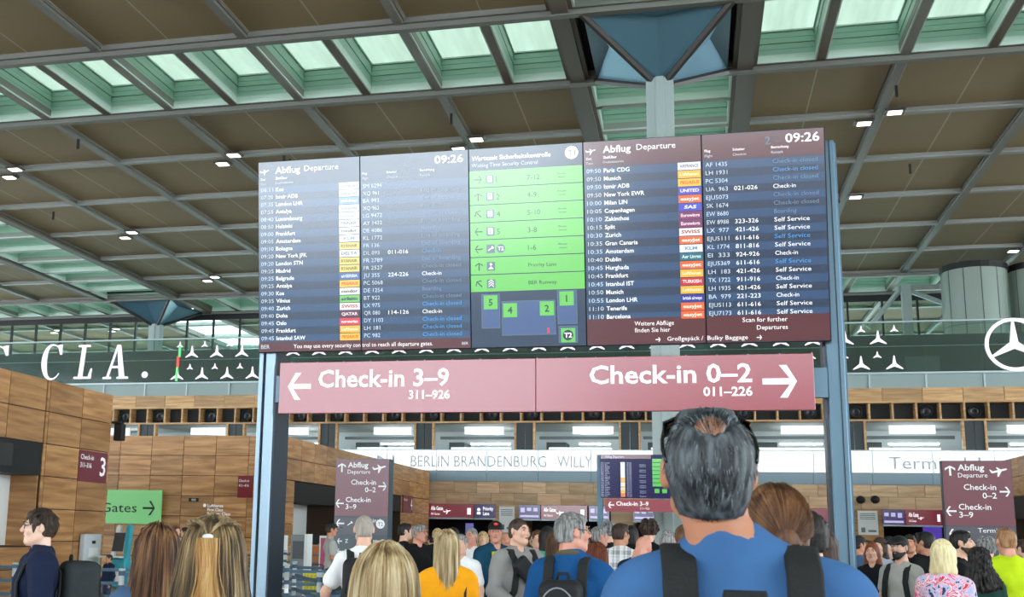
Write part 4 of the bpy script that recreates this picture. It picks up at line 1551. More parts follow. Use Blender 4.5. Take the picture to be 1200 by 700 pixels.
wall_sign(221, 232, 584, 588, 40.6, 'tiny dark exit display on the wood above the green sign row', M_BLACK, [(mat('lcd', (150, 160, 160), .5), lambda m, w, h: rect(m, w * .3, w * .8, h * .2, h * .8, -.01))], 'small_display', 'display')
# check-in sign on the end of island two
e = empty('wall_sign', (x2 - 19.5 + .09, 58.9, 2.62), math.radians(90), label='tiny maroon check-in sign far down the second wooden block', cat='sign')
mb = MB(); mb.box(0, 2.2, 0, .05, 0, .95); pnl = mb.build('panel', mat('sign_maroon_wall', (116, 40, 54), .4), e)
mb = MB(); mb.text('4', 2.0, .2, .6, -.01, align='r'); mb.text('Check-in', .1, .65, .15, -.01); mb.build('lettering', M_VW, pnl)

# ------------------------------------------------------------ queue posts with belts
M_ALU = mat('post_alu', (206, 212, 214), .3, metal=.3)
M_BELT = mat('belt_blue', (62, 92, 112), .6)


def qpost(u, v, d=None, label='', hgt=1.0, belts=()):
    if d is None:
        hz = 624 + .0192 * (u - 494)
        d = (EYE - hgt) * FPX / (v - hz)
    p = at(u, v, d)
    e = empty('queue_post', (p.x, d, 0), label=label, cat='post', group='queue posts with belts')
    mb = MB(); mb.cyl(0, 0, .02, p.z, .042, 12); mb.build('pole', M_ALU, e, True)
    mb = MB(); mb.lathe(0, 0, [(.17, 0), (.17, .02), (.05, .035)], 16); mb.build('base', M_ALU, e)
    mb = MB(); mb.cyl(0, 0, p.z, p.z + .03, .05, 12); mb.build('cap', M_RAIL, e)
    for z in (.93, .72, .5):
        mb = MB(); mb.cyl(0, 0, z - .04, z + .03, .05, 12); mb.build('belt_clip', M_BELT, e)
    for dx, dy in belts:
        for z in (.9, .68, .46):
            mb = MB(); mb.strap([(0, 0, z), (dx * .5, dy * .5, z - .015), (dx, dy, z)], [(dy, -dx, 0)] * 3, .055, .006); mb.build('belt', M_BELT, e)
    return e


qpost(18, 662, None, 'pale queue post behind the man facing left, leftmost one', belts=((-2.6, 0.2), (2.2, 0.5)))
qpost(143, 669, None, 'pale queue post between the black backpack and the brown-haired woman', belts=((1.8, .4), (.6, 2.2)))
qpost(330, 646, 30, 'far thin queue post just right of the left board post', belts=((-2, 0),))
qpost(334.5, 646, 31.5, 'far thin queue post, second right of the left board post', belts=((2.2, 1),))
qpost(336.5, 664, None, 'near left queue post right of the left board post', belts=((.8, 1.2), (-1.4, .3)))
qpost(345.5, 660, None, 'queue post left of the yellow suitcase, taller looking one', belts=((3.2, 1.0), (-1.2, .2)))
qpost(375, 674, None, 'nearest queue post in front of the yellow suitcase', belts=((-1.1, 2.0),))
qpost(1087, 686, None, 'pale queue post in front of the woman in the floral shirt', belts=((1.2, 0.4),))
qpost(1145, 694, None, 'pale queue post low at the right, below the dark-haired woman', belts=((1.4, .2),))

# yellow suitcase on the floor behind the post
p = at(371, 690, 21.4)
e = empty('suitcase', (p.x, 21.4, 0), math.radians(8), label='bright yellow hard suitcase behind the queue belts', cat='suitcase')
mb = MB(); mb.box(-.24, .24, -.14, .14, .08, .82, .04); sh = mb.build('shell', mat('suitcase_yellow', (226, 216, 30), .35), e)
mb = MB()
for k in range(5):
    mb.box(-.17 + k * .075, -.14 + k * .075, -.15, -.138, .14, .76)
mb.build('ribs', mat('suitcase_yellow2', (196, 186, 24), .35), sh)
mb = MB(); mb.tube([(-.1, 0, .8), (-.1, 0, .95), (.1, 0, .95), (.1, 0, .8)], .014, 6); mb.build('handle', M_BLACK, e)
for sx in (-.18, .18):
    mb = MB(); mb.ell((sx, 0, .04), (.03, .04, .04), 8, 6); mb.build('wheel', M_BLACK, e)

# grey machines and counter near the second island
for (u, d, w, h, c, lb) in ((350, 26, .42, 1.50, (126, 134, 138), 'grey bag machine by the queue posts, left of the cap man'), (323, 33, .5, 1.42, (150, 168, 184), 'pale blue machine half hidden by the left board post')):
    p = at(u, 640, d)
    e = empty('check_in_machine', (p.x, d, 0), label=lb, cat='machine')
    mb = MB(); mb.box(-w / 2, w / 2, 0, .3, 0, h, .02); mb.build('cabinet', mat('machine%d' % int(u), c, .4), e)
    mb = MB(); mb.box(w / 2 - .06, w / 2 + .02, -.03, .33, 0, h + .02); mb.build('side_trim', M_WHITE, e)
    mb = MB(); mb.box(-w * .35, w * .3, -.02, 0, h * .62, h * .9); mb.build('panel', mat('machine_dark', (70, 76, 80), .3), e)
p = at(384, 640, 24)
e = empty('display_stand', (p.x, 24, 0), label='white framed stand with magenta poster beside the cap man', cat='stand')
mb = MB(); mb.box(-.2, .2, 0, .06, .7, 1.5, .01); mb.build('frame', M_WHITE, e)
mb = MB(); mb.box(-.16, .16, -.01, 0, .8, 1.45); mb.build('poster', mat('poster_magenta', (150, 44, 84), .4, emit=.2), e)
mb = MB(); mb.box(-.06, .06, .01, .06, 0, .7); mb.box(-.2, .2, -.1, .16, 0, .03); mb.build('foot', M_WHITE, e)
p = at(367, 650, 34)
e = empty('counter_desk', (p.x, 34, 0), label='orange wooden counter between the grey machine and the cap man', cat='counter')
mb = MB(); mb.box(-.75, .75, 0, .7, 0, 1.12); mb.build('body', mat('counter_orange', (176, 104, 44), .5), e)
mb = MB(); mb.box(-.8, .8, -.05, .75, 1.12, 1.16); mb.build('top', M_WOOD, e)
mb = MB(); mb.box(-.15, .2, .2, .25, 1.2, 1.45); mb.box(0, .05, .2, .3, 1.16, 1.25); mb.build('monitor', M_BLACK, e)

# white dispenser on island one
e = empty('dispenser', (XI + .05, 27.6, .98), math.radians(90), label='white boxed dispenser on the left wooden block behind the backpack', cat='dispenser')
mb = MB(); mb.box(-.1, .78, -.16, 0, -.5, .42, .02); mb.build('case', mat('dispenser_white', (206, 214, 220), .4), e)
mb = MB(); mb.box(.1, .6, -.18, -.16, -.2, .05); mb.build('label_plate', M_WHITE, e)
mb = MB(); mb.box(.28, .42, -.19, -.16, .16, .24); mb.build('lock', M_BLACK, e)

# teal bag-drop kiosk
p = at(136, 640, 28)
e = empty('self_service_kiosk', (p.x, 28, 0), label='teal and white self-service kiosk under the green gates sign', cat='kiosk')
M_TEAL = mat('kiosk_teal', (56, 168, 186), .4)
mb = MB(); mb.box(-.16, .30, 0, .35, 0, .78, .03); mb.build('cabinet', M_TEAL, e)
mb = MB(); mb.prism([(-.22, .7), (-.12, .7), (.06, 1.6), (-.02, 1.66), (-.07, 1.6)], .1, .2); mb.build('white_arm', M_WHITE, e)
mb = MB(); mb.prism([(.18, .5), (.28, .5), (.36, 1.62), (.30, 1.67), (.24, 1.6)], .05, .25); mb.build('teal_arm', M_TEAL, e)
mb = MB(); mb.prism([(-.14, .95), (.16, .95), (.22, 1.45), (-.06, 1.45)], .02, .08); mb.build('screen', mat('kiosk_screen', (66, 72, 78), .25), e)
mb = MB(); mb.box(-.42, .22, -.2, .2, .78, .83, .01); mb.build('shelf', M_WHITE, e)
mb = MB(); mb.box(.05, .3, -.03, 0, .1, .5); mb.build('white_front', M_WHITE, e)

# ============================================================ people: smooth bodies from blended volumes
import openvdb


class Vol:
    """signed distance volume; primitives are blended smoothly, then meshed"""

    def __init__(s, vox):
        s.vox = vox
        s.p = []

    def cap(s, a, b, r1, r2=None, k=.02, op='+'):
        s.p.append(('c', np.array(a, float), np.array(b, float), r1, r1 if r2 is None else r2, k, op, None))
        return s

    def ell(s, c, r, k=.02, op='+', R=None):
        s.p.append(('e', np.array(c, float), np.array(r, float), 0, 0, k, op, R))
        return s

    def box(s, c, h, rad, k=.01, op='+', R=None):
        s.p.append(('b', np.array(c, float), np.array(h, float), rad, 0, k, op, R))
        return s

    def bounds(s, q):
        t, a, b = q[:3]
        if t == 'c':
            r = max(q[3], q[4])
            return np.minimum(a, b) - r, np.maximum(a, b) + r
        e = np.full(3, b.max()) if q[7] is not None else b
        return a - e, a + e

    def mesh(s, name, post=None, adapt=0.0):
        add = [q for q in s.p if q[6] == '+']
        lo = np.min([s.bounds(q)[0] for q in add], 0) - .03 - s.vox * 2
        hi = np.max([s.bounds(q)[1] for q in add], 0) + .03 + s.vox * 2
        n = np.ceil((hi - lo) / s.vox).astype(int) + 1
        F = np.full(n, .08, np.float32)
        ax = [lo[i] + np.arange(n[i]) * s.vox for i in range(3)]
        for q in s.p:
            t, a, b, r1, r2, k, op, R = q
            l, h = s.bounds(q)
            m = .05 + k
            i0 = np.clip(np.floor((l - m - lo) / s.vox).astype(int), 0, n)
            i1 = np.clip(np.ceil((h + m - lo) / s.vox).astype(int) + 1, 0, n)
            if (i1 <= i0).any():
                continue
            X = ax[0][i0[0]:i1[0]][:, None, None] - a[0]
            Y = ax[1][i0[1]:i1[1]][None, :, None] - a[1]
            Z = ax[2][i0[2]:i1[2]][None, None, :] - a[2]
            if R is not None:
                X, Y, Z = (R[0][0] * X + R[1][0] * Y + R[2][0] * Z, R[0][1] * X + R[1][1] * Y + R[2][1] * Z, R[0][2] * X + R[1][2] * Y + R[2][2] * Z)
            if t == 'c':
                d = b - a
                L2 = max(d @ d, 1e-9)
                T = np.clip((X * d[0] + Y * d[1] + Z * d[2]) / L2, 0, 1)
                D = np.sqrt((X - T * d[0]) ** 2 + (Y - T * d[1]) ** 2 + (Z - T * d[2]) ** 2) - (r1 + (r2 - r1) * T)
            elif t == 'e':
                k0 = np.sqrt((X / b[0]) ** 2 + (Y / b[1]) ** 2 + (Z / b[2]) ** 2)
                k1 = np.sqrt((X / b[0] ** 2) ** 2 + (Y / b[1] ** 2) ** 2 + (Z / b[2] ** 2) ** 2)
                D = k0 * (k0 - 1) / np.maximum(k1, 1e-6)
            else:
                qx, qy, qz = np.abs(X) - b[0] + r1, np.abs(Y) - b[1] + r1, np.abs(Z) - b[2] + r1
                D = np.sqrt(np.maximum(qx, 0) ** 2 + np.maximum(qy, 0) ** 2 + np.maximum(qz, 0) ** 2) + np.minimum(np.maximum(qx, np.maximum(qy, qz)), 0) - r1
            S = F[i0[0]:i1[0], i0[1]:i1[1], i0[2]:i1[2]]
            if op == '+':
                hh = np.clip(.5 + .5 * (S - D) / k, 0, 1)
                S[:] = S * (1 - hh) + D * hh - k * hh * (1 - hh)
            else:
                D = -D
                hh = np.clip(.5 - .5 * (S - D) / k, 0, 1)
                S[:] = S * (1 - hh) + D * hh + k * hh * (1 - hh)
        if post is not None:
            F = post(F, ax[0][:, None, None], ax[1][None, :, None], ax[2][None, None, :])
        F[0], F[-1], F[:, 0], F[:, -1], F[:, :, 0], F[:, :, -1] = .05, .05, .05, .05, .05, .05
        g = openvdb.FloatGrid(.08)
        g.copyFromArray(np.ascontiguousarray(F.astype(np.float32)))
        P, T3, Q4 = g.convertToPolygons(0.0, adapt)
        P = P * s.vox + lo
        me = bpy.data.meshes.new(name)
        nq, nt_ = len(Q4), len(T3)
        me.vertices.add(len(P))
        me.vertices.foreach_set('co', P.astype(np.float32).ravel())
        idx = np.concatenate([Q4[:, ::-1].ravel() if nq else np.zeros(0, int), T3[:, ::-1].ravel() if nt_ else np.zeros(0, int)]).astype(np.int32)
        me.loops.add(len(idx))
        me.loops.foreach_set('vertex_index', idx)
        me.polygons.add(nq + nt_)
        st = np.concatenate([np.arange(nq) * 4, nq * 4 + np.arange(nt_) * 3]).astype(np.int32)
        me.polygons.foreach_set('loop_start', st)
        me.polygons.foreach_set('use_smooth', np.ones(nq + nt_, bool))
        me.update(calc_edges=True)
        return me


def rotmat(yaw=0, pitch=0, roll=0):
    """head turn in degrees: yaw + = to its left, pitch + = looking up"""
    return (Matrix.Rotation(math.radians(yaw), 3, 'Z') @ Matrix.Rotation(math.radians(pitch), 3, 'X') @ Matrix.Rotation(math.radians(roll), 3, 'Y'))


NECK = Vector((0, -.02, 1.50))


class Head:
    """head frame: rotation about the neck base plus a small shift"""

    def __init__(s, yaw=0, pitch=0, roll=0, shift=(0, 0, 0)):
        s.M = rotmat(yaw, pitch, roll)
        s.R = np.array(s.M)
        s.sh = Vector(shift)

    def p(s, v):
        return tuple(s.M @ (Vector(v) - NECK) + NECK + s.sh)


def head_vol(V, H, sex='m', bald=False, tooth=True):
    c, e = V.cap, V.ell
    f = 0.95 if sex == 'f' else 1.0
    e(H.p((0, -.012, 1.652)), (.070 * f, .091, .096), k=.02, R=H.R)
    e(H.p((0, -.035, 1.665)), (.072 * f, .073, .077), k=.02, R=H.R)
    e(H.p((0, .025, 1.60)), (.055 * f, .064, .075), k=.03, R=H.R)
    c(H.p((0, .066, 1.542)), H.p((0, .060, 1.552)), .021 if sex == 'm' else .017, k=.03)
    for s in (-1, 1):
        c(H.p((s * .05 * f, .0, 1.575)), H.p((s * .018, .060, 1.545)), .017, k=.025)
        e(H.p((s * .037, .066, 1.615)), (.022, .018, .02), k=.02, R=H.R)
        e(H.p((s * .033, .088, 1.653)), (.016, .013, .012), k=.008, op='-', R=H.R)
        c(H.p((s * .015, .083, 1.672)), H.p((s * .045, .074, 1.674)), .009, .007, k=.01)
        e(H.p((s * .078 * f, -.012, 1.638)), (.010, .021, .032), k=.005, R=np.array(H.M @ rotmat(-s * 28, 8, 0)))
        e(H.p((s * .090 * f, .002, 1.641)), (.007, .009, .016), k=.004, op='-', R=H.R)
    c(H.p((0, .086, 1.662)), H.p((0, .108, 1.622)), .008, .0125, k=.012)
    for s in (-1, 1):
        e(H.p((s * .011, .100, 1.615)), (.009, .011, .008), k=.008, R=H.R)
    c(H.p((-.018, .083, 1.588)), H.p((.018, .083, 1.588)), .0075, k=.008)
    c(H.p((-.014, .082, 1.577)), H.p((.014, .082, 1.577)), .0085, k=.008)
    e(H.p((0, .094, 1.583)), (.024, .008, .0016), k=.003, op='-', R=H.R)


def neck_vol(V, H, sex='m'):
    r = .055 if sex == 'm' else .045
    V.cap(H.p((0, -.022, 1.58)), (0, -.03, 1.44), r, r * 1.14, k=.03)
    if sex == 'm':
        for s in (-1, 1):
            V.cap(H.p((s * .022, -.055, 1.56)), (s * .045, -.05, 1.43), .026, .034, k=.02)


ARMS = {
    'down': (((.245, -.03, 1.11), (.25, .05, .86)), ((.245, -.03, 1.11), (.25, .05, .86))),
    'folded': (((.25, .0, 1.13), (.08, .22, 1.12)), ((.25, .0, 1.13), (.08, .22, 1.10))),
    'phone': (((.24, .03, 1.12), (.10, .27, 1.24)), ((.245, -.03, 1.11), (.25, .05, .86))),
    'call': (((.27, .05, 1.14), (.12, .10, 1.50)), ((.245, -.03, 1.11), (.25, .05, .86))),
    'fore': (((.25, -.02, 1.12), (.24, .22, 1.03)), ((.25, -.02, 1.12), (.22, .22, 1.03))),
    'strap': (((.25, .02, 1.14), (.14, .17, 1.30)), ((.25, .02, 1.14), (.14, .17, 1.30))),
    'wide': (((.30, -.02, 1.13), (.33, .05, .88)), ((.30, -.02, 1.13), (.33, .05, .88))),
}


def arm_pts(pose, side, sex):
    el, wr = ARMS[pose][0 if side > 0 else 1]
    f = .90 if sex == 'f' else 1.0
    sh = (side * .182 * f, -.015, 1.375)
    return sh, (side * el[0] * f, el[1], el[2]), (side * wr[0] * f, wr[1], wr[2])


def torso_vol(V, sex, o=0.0, k=.05):
    f = .90 if sex == 'f' else 1.0
    V.ell((0, .0, 1.24), (.165 * f + o, .108 + o, .21), k=k)
    V.cap((-.15 * f, -.02, 1.385), (.15 * f, -.02, 1.385), .056 + o, k=k)
    for s in (-1, 1):
        V.cap((s * .03, -.035, 1.445), (s * .16 * f, -.02, 1.40), .05 + o, .045 + o, k=k)
        V.ell((s * .075, -.075, 1.30), (.07 + o, .045 + o, .09), k=k)
    V.ell((0, .0, 1.06), (.138 * (.92 if sex == 'f' else 1) + o, .095 + o, .17), k=k)
    V.ell((0, -.01, .94), (.165 + o, .115 + o, .13), k=k)
    if sex == 'f':
        for s in (-1, 1):
            V.ell((s * .07, .085, 1.25), (.06 + o, .05 + o, .06), k=.03)
    else:
        V.ell((0, .05, 1.28), (.12 + o, .06 + o, .09), k=.04)


def arm_vol(V, pose, sex, o=0.0, upto=2.0, k=.03):
    f = .88 if sex == 'f' else 1.0
    for s in (-1, 1):
        a, b, c = [np.array(q, float) for q in arm_pts(pose, s, sex)]
        if upto >= 1:
            V.cap(a, b, .050 * f + o, .040 * f + o, k=k)
            t = min(1, upto - 1)
            if t > 0:
                V.cap(b, b + (c - b) * t, .040 * f + o, (.040 - .013 * t) * f + o, k=.02)
        else:
            V.cap(a, a + (b - a) * upto, .050 * f + o, (.050 - .008 * upto) * f + o + .004, k=k)


def leg_vol(V, o=0.0, k=.04, z=0.1):
    for s in (-1, 1):
        V.cap((s * .09, 0, .88), (s * .10, .015, .49), .083 + o, .058 + o, k=k)
        V.cap((s * .10, .015, .49), (s * .10, -.03, z), .056 + o, .04 + o, k=.02)
        V.ell((s * .10, -.035, .36), (.045 + o, .05 + o, .12), k=.03)


def hand_mesh(b, c, side, curl=.5):
    """palm and five bent fingers as tubes growing out of the wrist"""
    mb = MB()
    b, c = Vector(b), Vector(c)
    d = (c - b).normalized()
    across = Vector((0, 1, 0)) if abs(d.z) > .6 else Vector((0, 0, 1))
    w = (across - d * across.dot(d)).normalized()
    n = d.cross(w).normalized() * side
    c0 = c - d * .02
    rings = []
    for t, ww, tt in ((0, .022, .019), (.03, .030, .016), (.06, .040, .015), (.09, .041, .013), (.105, .036, .009)):
        p = c0 + d * t
        rings.append([tuple(p + w * (math.cos(2 * math.pi * k / 10) * ww) + n * (math.sin(2 * math.pi * k / 10) * tt)) for k in range(10)])
    mb.loft(rings)
    for i, (off, L) in enumerate(((-.030, .062), (-.011, .075), (.010, .080), (.029, .072))):
        p = c0 + d * .09 + w * off
        a = curl * .5
        pts = [p]
        dd = d.copy()
        for j, seg in enumerate((.42, .33, .25)):
            dd = (dd * math.cos(a) - n * math.sin(a)).normalized() if j or True else dd
            p = p + dd * L * seg
            pts.append(p)
            a = curl * .8
        mb.tube(pts, [.0088, .0082, .0074, .0055], 6)
    p = c0 + d * .025 + w * .030
    pts = [c0 + d * .015 + w * .012, p, p + (d * .6 + w * .55 - n * .35).normalized() * .035, p + (d * .75 + w * .35 - n * .55).normalized() * .062]
    mb.tube(pts, [.014, .012, .0095, .007], 6)
    return mb


_BC = {}


def rH(H):
    return tuple(np.round(H.R, 3).ravel()) + tuple(np.round(H.sh, 3))


def body_mesh(sex, pose, H, vox, m):
    key = ('b', sex, pose, rH(H), vox)
    if key in _BC:
        return _BC[key]
    V = Vol(vox)
    torso_vol(V, sex)
    neck_vol(V, H, sex)
    head_vol(V, H, sex)
    arm_vol(V, pose, sex)
    leg_vol(V)
    for s in (-1, 1):
        V.cap((s * .10, -.05, .045), (s * .11, .14, .03), .038, .03, k=.02)
    me = V.mesh('body', adapt=.0)
    # hands join the same mesh
    vs = [tuple(v.co) for v in me.vertices]
    mb = MB()
    for s in (-1, 1):
        a, b, c = arm_pts(pose, s, sex)
        h = hand_mesh(b, c, s, .55)
        mb.add(h.v, h.f)
    bm = bmesh.new()
    bm.from_mesh(me)
    nv = [bm.verts.new(v) for v in mb.v]
    for f in mb.f:
        try:
            q = bm.faces.new([nv[i] for i in f])
            q.smooth = True
        except ValueError:
            pass
    bm.to_mesh(me)
    bm.free()
    me.materials.append(m)
    _BC[key] = me
    return me


def wrinkle(amp, seed=0, sz=1.0):
    r = random.Random(seed)
    W = [(r.uniform(-26, 26) * sz, r.uniform(-20, 20) * sz, r.uniform(4, 26) * sz, r.uniform(0, 6)) for _ in range(5)]

    def f(X, Y, Z):
        t = 0
        for a, b, c, p in W:
            t = t + np.sin(a * X + b * Y + c * Z + p)
        return t * amp / 3
    return f


def top_mesh(sex, pose, kind, vox, seed=0, lx=0.0):
    """kind: tee, shirt, jacket, hoodie, sweater, polo"""
    key = ('t', sex, pose, kind, vox, seed, lx)
    if key in _BC:
        return _BC[key]
    o = {'tee': .010, 'shirt': .014, 'sweater': .02, 'hoodie': .026, 'jacket': .03, 'dress': .014}[kind]
    up = {'tee': .62}.get(kind, 1.93)
    V = Vol(vox)
    torso_vol(V, sex, o)
    arm_vol(V, pose, sex, o * 1.1 + .006, up)
    if kind in ('hoodie',):
        V.cap((-.075, -.085, 1.43), (.075, -.085, 1.43), .045, k=.03)
        V.cap((-.085, -.07, 1.44), (-.055, .07, 1.42), .034, k=.02)
        V.cap((.085, -.07, 1.44), (.055, .07, 1.42), .034, k=.02)
        V.ell((0, -.115, 1.36), (.11, .045, .08), k=.03)
    if kind in ('jacket', 'shirt'):
        n = 10
        rr_ = .076 if kind == 'jacket' else .068
        for i in range(n):
            a0, a1 = 2 * math.pi * (i / n) + .3, 2 * math.pi * ((i + 1) / n) + .3
            z = 1.47 if kind == 'jacket' else 1.465
            V.cap((rr_ * math.sin(a0), -.028 - rr_ * math.cos(a0) * .95, z + .01 * math.cos(a0)), (rr_ * math.sin(a1), -.028 - rr_ * math.cos(a1) * .95, z + .01 * math.cos(a1)), .015 if kind == 'jacket' else .011, k=.012)
    V.cap((0, -.032, 1.38), (lx * .5, -.034, 1.462), .080 + o, .068 + o * .5, k=.03)
    if kind == 'tee':
        for i in range(12):
            a0, a1 = 2 * math.pi * i / 12, 2 * math.pi * (i + 1) / 12
            V.cap((lx * .6 + .064 * math.sin(a0), -.030 - .062 * math.cos(a0), 1.478 + .016 * math.cos(a0)), (lx * .6 + .064 * math.sin(a1), -.030 - .062 * math.cos(a1), 1.478 + .016 * math.cos(a1)), .009, k=.01)
    w = wrinkle(.010 if kind != 'tee' else .008, seed)
    # neck opening
    V.cap((lx * .6, -.026, 1.507 if sex == 'm' else 1.480), (lx * .8, -.02, 1.60), .056 if sex == 'm' else .05, .062, k=.014, op='-')
    V.ell((lx * .6, .055, 1.495), (.045, .05, .045), k=.01, op='-')
    hem = .80 if kind in ('jacket', 'hoodie', 'dress') else .86

    def post(F, X, Y, Z):
        F = F + w(X, Y, Z)
        return np.maximum(F, (hem - Z) + 0 * F)
    me = V.mesh('top', post)
    _BC[key] = me
    return me


def trousers_mesh(vox):
    key = ('l', vox)
    if key in _BC:
        return _BC[key]
    V = Vol(vox)
    V.ell((0, -.01, .93), (.172, .122, .13), k=.04)
    leg_vol(V, .014, z=.12)
    w = wrinkle(.004, 3)
    me = V.mesh('trousers', lambda F, X, Y, Z: np.maximum(F + w(X, Y, Z), np.maximum(.09 - Z, Z - 1.0) + 0 * F))
    _BC[key] = me
    return me


def shoe_mesh():
    if 'shoe' in _BC:
        return _BC['shoe']
    V = Vol(.012)
    V.cap((0, -.06, .05), (.01, .15, .038), .05, .042, k=.02)
    V.cap((0, -.05, .06), (0, -.04, .12), .045, .048, k=.02)
    me = V.mesh('shoe', lambda F, X, Y, Z: np.maximum(F, -Z + .002 + 0 * F))
    _BC['shoe'] = me
    return me


def hair_mesh(style, H, vox, sex='m', seed=1):
    key = ('h', style, rH(H), vox, sex, seed)
    if key in _BC:
        return _BC[key]
    V = Vol(vox)
    e, c = V.ell, V.cap
    f = .95 if sex == 'f' else 1.0
    t = {'buzz': .002, 'short': .008, 'short_thin': .006, 'fringe': .010, 'bald': .004, 'long': .005, 'bob': .014, 'curly': .022, 'bun': .008, 'pony': .010, 'bigcurl': .03, 'longwavy': .007}[style]
    e(H.p((0, -.014, 1.655)), (.071 * f + t, .091 + t, .097 + t), k=.02, R=H.R)
    e(H.p((0, -.037, 1.667)), (.073 * f + t, .074 + t, .078 + t), k=.02, R=H.R)
    if style in ('short', 'fringe', 'short_thin'):
        c(H.p((-.035, .055, 1.722)), H.p((.035, .05, 1.725)), .022, k=.03)
    if style in ('short', 'short_thin', 'buzz', 'fringe', 'curly', 'bald', 'bun'):
        c(H.p((-.02, -.06, 1.61)), H.p((-.02, -.056, 1.58)), .046 * f, .040 * f, k=.02)
        c(H.p((.02, -.06, 1.61)), H.p((.02, -.056, 1.58)), .046 * f, .040 * f, k=.02)
    if style == 'curly':
        r = random.Random(seed)
        for _ in range(40):
            a, b = r.uniform(0, 6.28), r.uniform(-.1, 1.2)
            e(H.p((.1 * math.cos(a) * math.cos(b), -.02 + .115 * math.sin(a) * math.cos(b), 1.66 + .12 * math.sin(b))), (.022, .022, .022), k=.01)
    if style == 'bun':
        e(H.p((0, -.115, 1.635)), (.035, .03, .035), k=.008, R=H.R)
    if style == 'pony':
        c(H.p((0, -.10, 1.70)), H.p((0, -.15, 1.62)), .028, .03, k=.02)
        c(H.p((0, -.15, 1.62)), (0, -.15, 1.38), .035, .018, k=.02)
    if style in ('long', 'longwavy', 'bob', 'bigcurl'):
        zb = {'long': 1.24, 'longwavy': 1.22, 'bob': 1.56, 'bigcurl': 1.38}[style]
        w = {'long': .0, 'longwavy': .012, 'bob': .008, 'bigcurl': .05}[style]
        for s in (-1, -.5, 0, .5, 1):
            y = -.058 if abs(s) < 1 else -.03
            c(H.p((s * .04, y, 1.62)), (H.p((s * .065, y - .0, 1.5)) if style == 'bob' else (s * (.085 + w), -.105 - w * .4 if abs(s) < 1 else -.07, zb + .03 * abs(s))), .05, .036 + w * .4 if style != 'bob' else .045, k=.03)
        if style == 'bob':
            for s in (-1, 1):
                c(H.p((s * .068, .0, 1.66)), H.p((s * .07, .01, 1.575)), .032, .028, k=.03)
    # keep the face clear
    fy = .062 if style not in ('bob', 'long', 'longwavy', 'bigcurl') else .07
    e(H.p((0, .105, 1.60)), (.078, .085 if sex == 'm' else .08, .105), k=.012, op='-', R=H.R)
    if style in ('short', 'short_thin', 'buzz', 'fringe', 'bald', 'bun', 'pony'):
        for s in (-1, 1):
            e(H.p((s * .095, .005, 1.612)), (.035, .048, .062), k=.01, op='-', R=H.R)
        e(H.p((0, .03, 1.50)), (.12, .09, .10), k=.01, op='-', R=H.R)
        c(H.p((-.1, -.055, 1.485)), H.p((.1, -.055, 1.485)), .045, k=.01, op='-')
    if style in ('bald', ):
        e(H.p((0, .02, 1.75)), (.085, .10, .075), k=.012, op='-', R=H.R)
    if style == 'short_thin':
        e(H.p((0, -.050, 1.768)), (.034, .036, .05), k=.015, op='-', R=H.R)
    rg = random.Random(seed + 5)
    amp = {'short_thin': .0012, 'long': .0014, 'longwavy': .002, 'curly': .008, 'bigcurl': .012, 'bob': .003, 'buzz': .0006, 'bald': .0006}.get(style, .0035)
    fr = [(rg.uniform(60, 150), rg.uniform(0, 6), rg.uniform(-9, 9)) for _ in range(4)]
    cx, cy, _z = H.p((0, -.03, 1.65))

    def post(F, X, Y, Z):
        an = np.arctan2(Y - cy, X - cx)
        tt = 0
        for q, ph, zz in fr:
            tt = tt + np.sin(q * .22 * an + ph + zz * Z + (2.2 * np.sin(14 * Z + ph) if style in ('longwavy', 'bigcurl') else 0)) * np.clip(((X - cx) ** 2 + (Y - cy) ** 2) * 400, 0, 1)
        if style in ('curly', 'bigcurl'):
            tt = tt + 1.5 * np.sin(90 * X) * np.sin(85 * Z + 2) * np.sin(80 * Y)
        F = F + tt * amp / 2
        if style in ('short', 'short_thin', 'buzz', 'fringe', 'bald', 'bun', 'curly'):
            p0 = H.p((0, 0, 1.578))
            n_ = H.M @ Vector((0, 0, 1))
            F = np.maximum(F, -((X - p0[0]) * n_.x + (Y - p0[1]) * n_.y + (Z - p0[2]) * n_.z) - .12 * np.abs(X - p0[0]) * 0)
        return F
    me = V.mesh('hair', post)
    _BC[key] = me
    return me


# ------------------------------------------------------------ people materials
def skin(name, rgb):
    m = mat('skin_' + name, rgb, .5, noise=.08, nscale=25)
    b = m.node_tree.nodes['Principled BSDF']
    b.inputs['Subsurface Weight'].default_value = .08
    b.inputs['Subsurface Radius'].default_value = (.02, .008, .004)
    return m


def hairmat(name, c1, c2, scale=70):
    """streaked hair"""
    nm = 'hair_' + name
    if nm in MATS:
        return MATS[nm]
    m = mat(nm, c1, .6)
    nt = m.node_tree
    b = nt.nodes['Principled BSDF']
    tc = nt.nodes.new('ShaderNodeTexCoord')
    mp = nt.nodes.new('ShaderNodeMapping')
    mp.inputs['Scale'].default_value = (1, 1, .12)
    n = nt.nodes.new('ShaderNodeTexNoise')
    n.inputs['Scale'].default_value = scale
    n.inputs['Detail'].default_value = 3
    r = nt.nodes.new('ShaderNodeValToRGB')
    r.color_ramp.elements[0].position = .38
    r.color_ramp.elements[1].position = .64
    r.color_ramp.elements[0].color = srgb(c1) + (1,)
    r.color_ramp.elements[1].color = srgb(c2) + (1,)
    nt.links.new(tc.outputs['Object'], mp.inputs['Vector'])
    nt.links.new(mp.outputs[0], n.inputs['Vector'])
    nt.links.new(n.outputs['Fac'], r.inputs['Fac'])
    nt.links.new(r.outputs[0], b.inputs['Base Color'])
    bp = nt.nodes.new('ShaderNodeBump')
    bp.inputs['Strength'].default_value = .6
    bp.inputs['Distance'].default_value = .004
    nt.links.new(n.outputs['Fac'], bp.inputs['Height'])
    nt.links.new(bp.outputs['Normal'], b.inputs['Normal'])
    return m


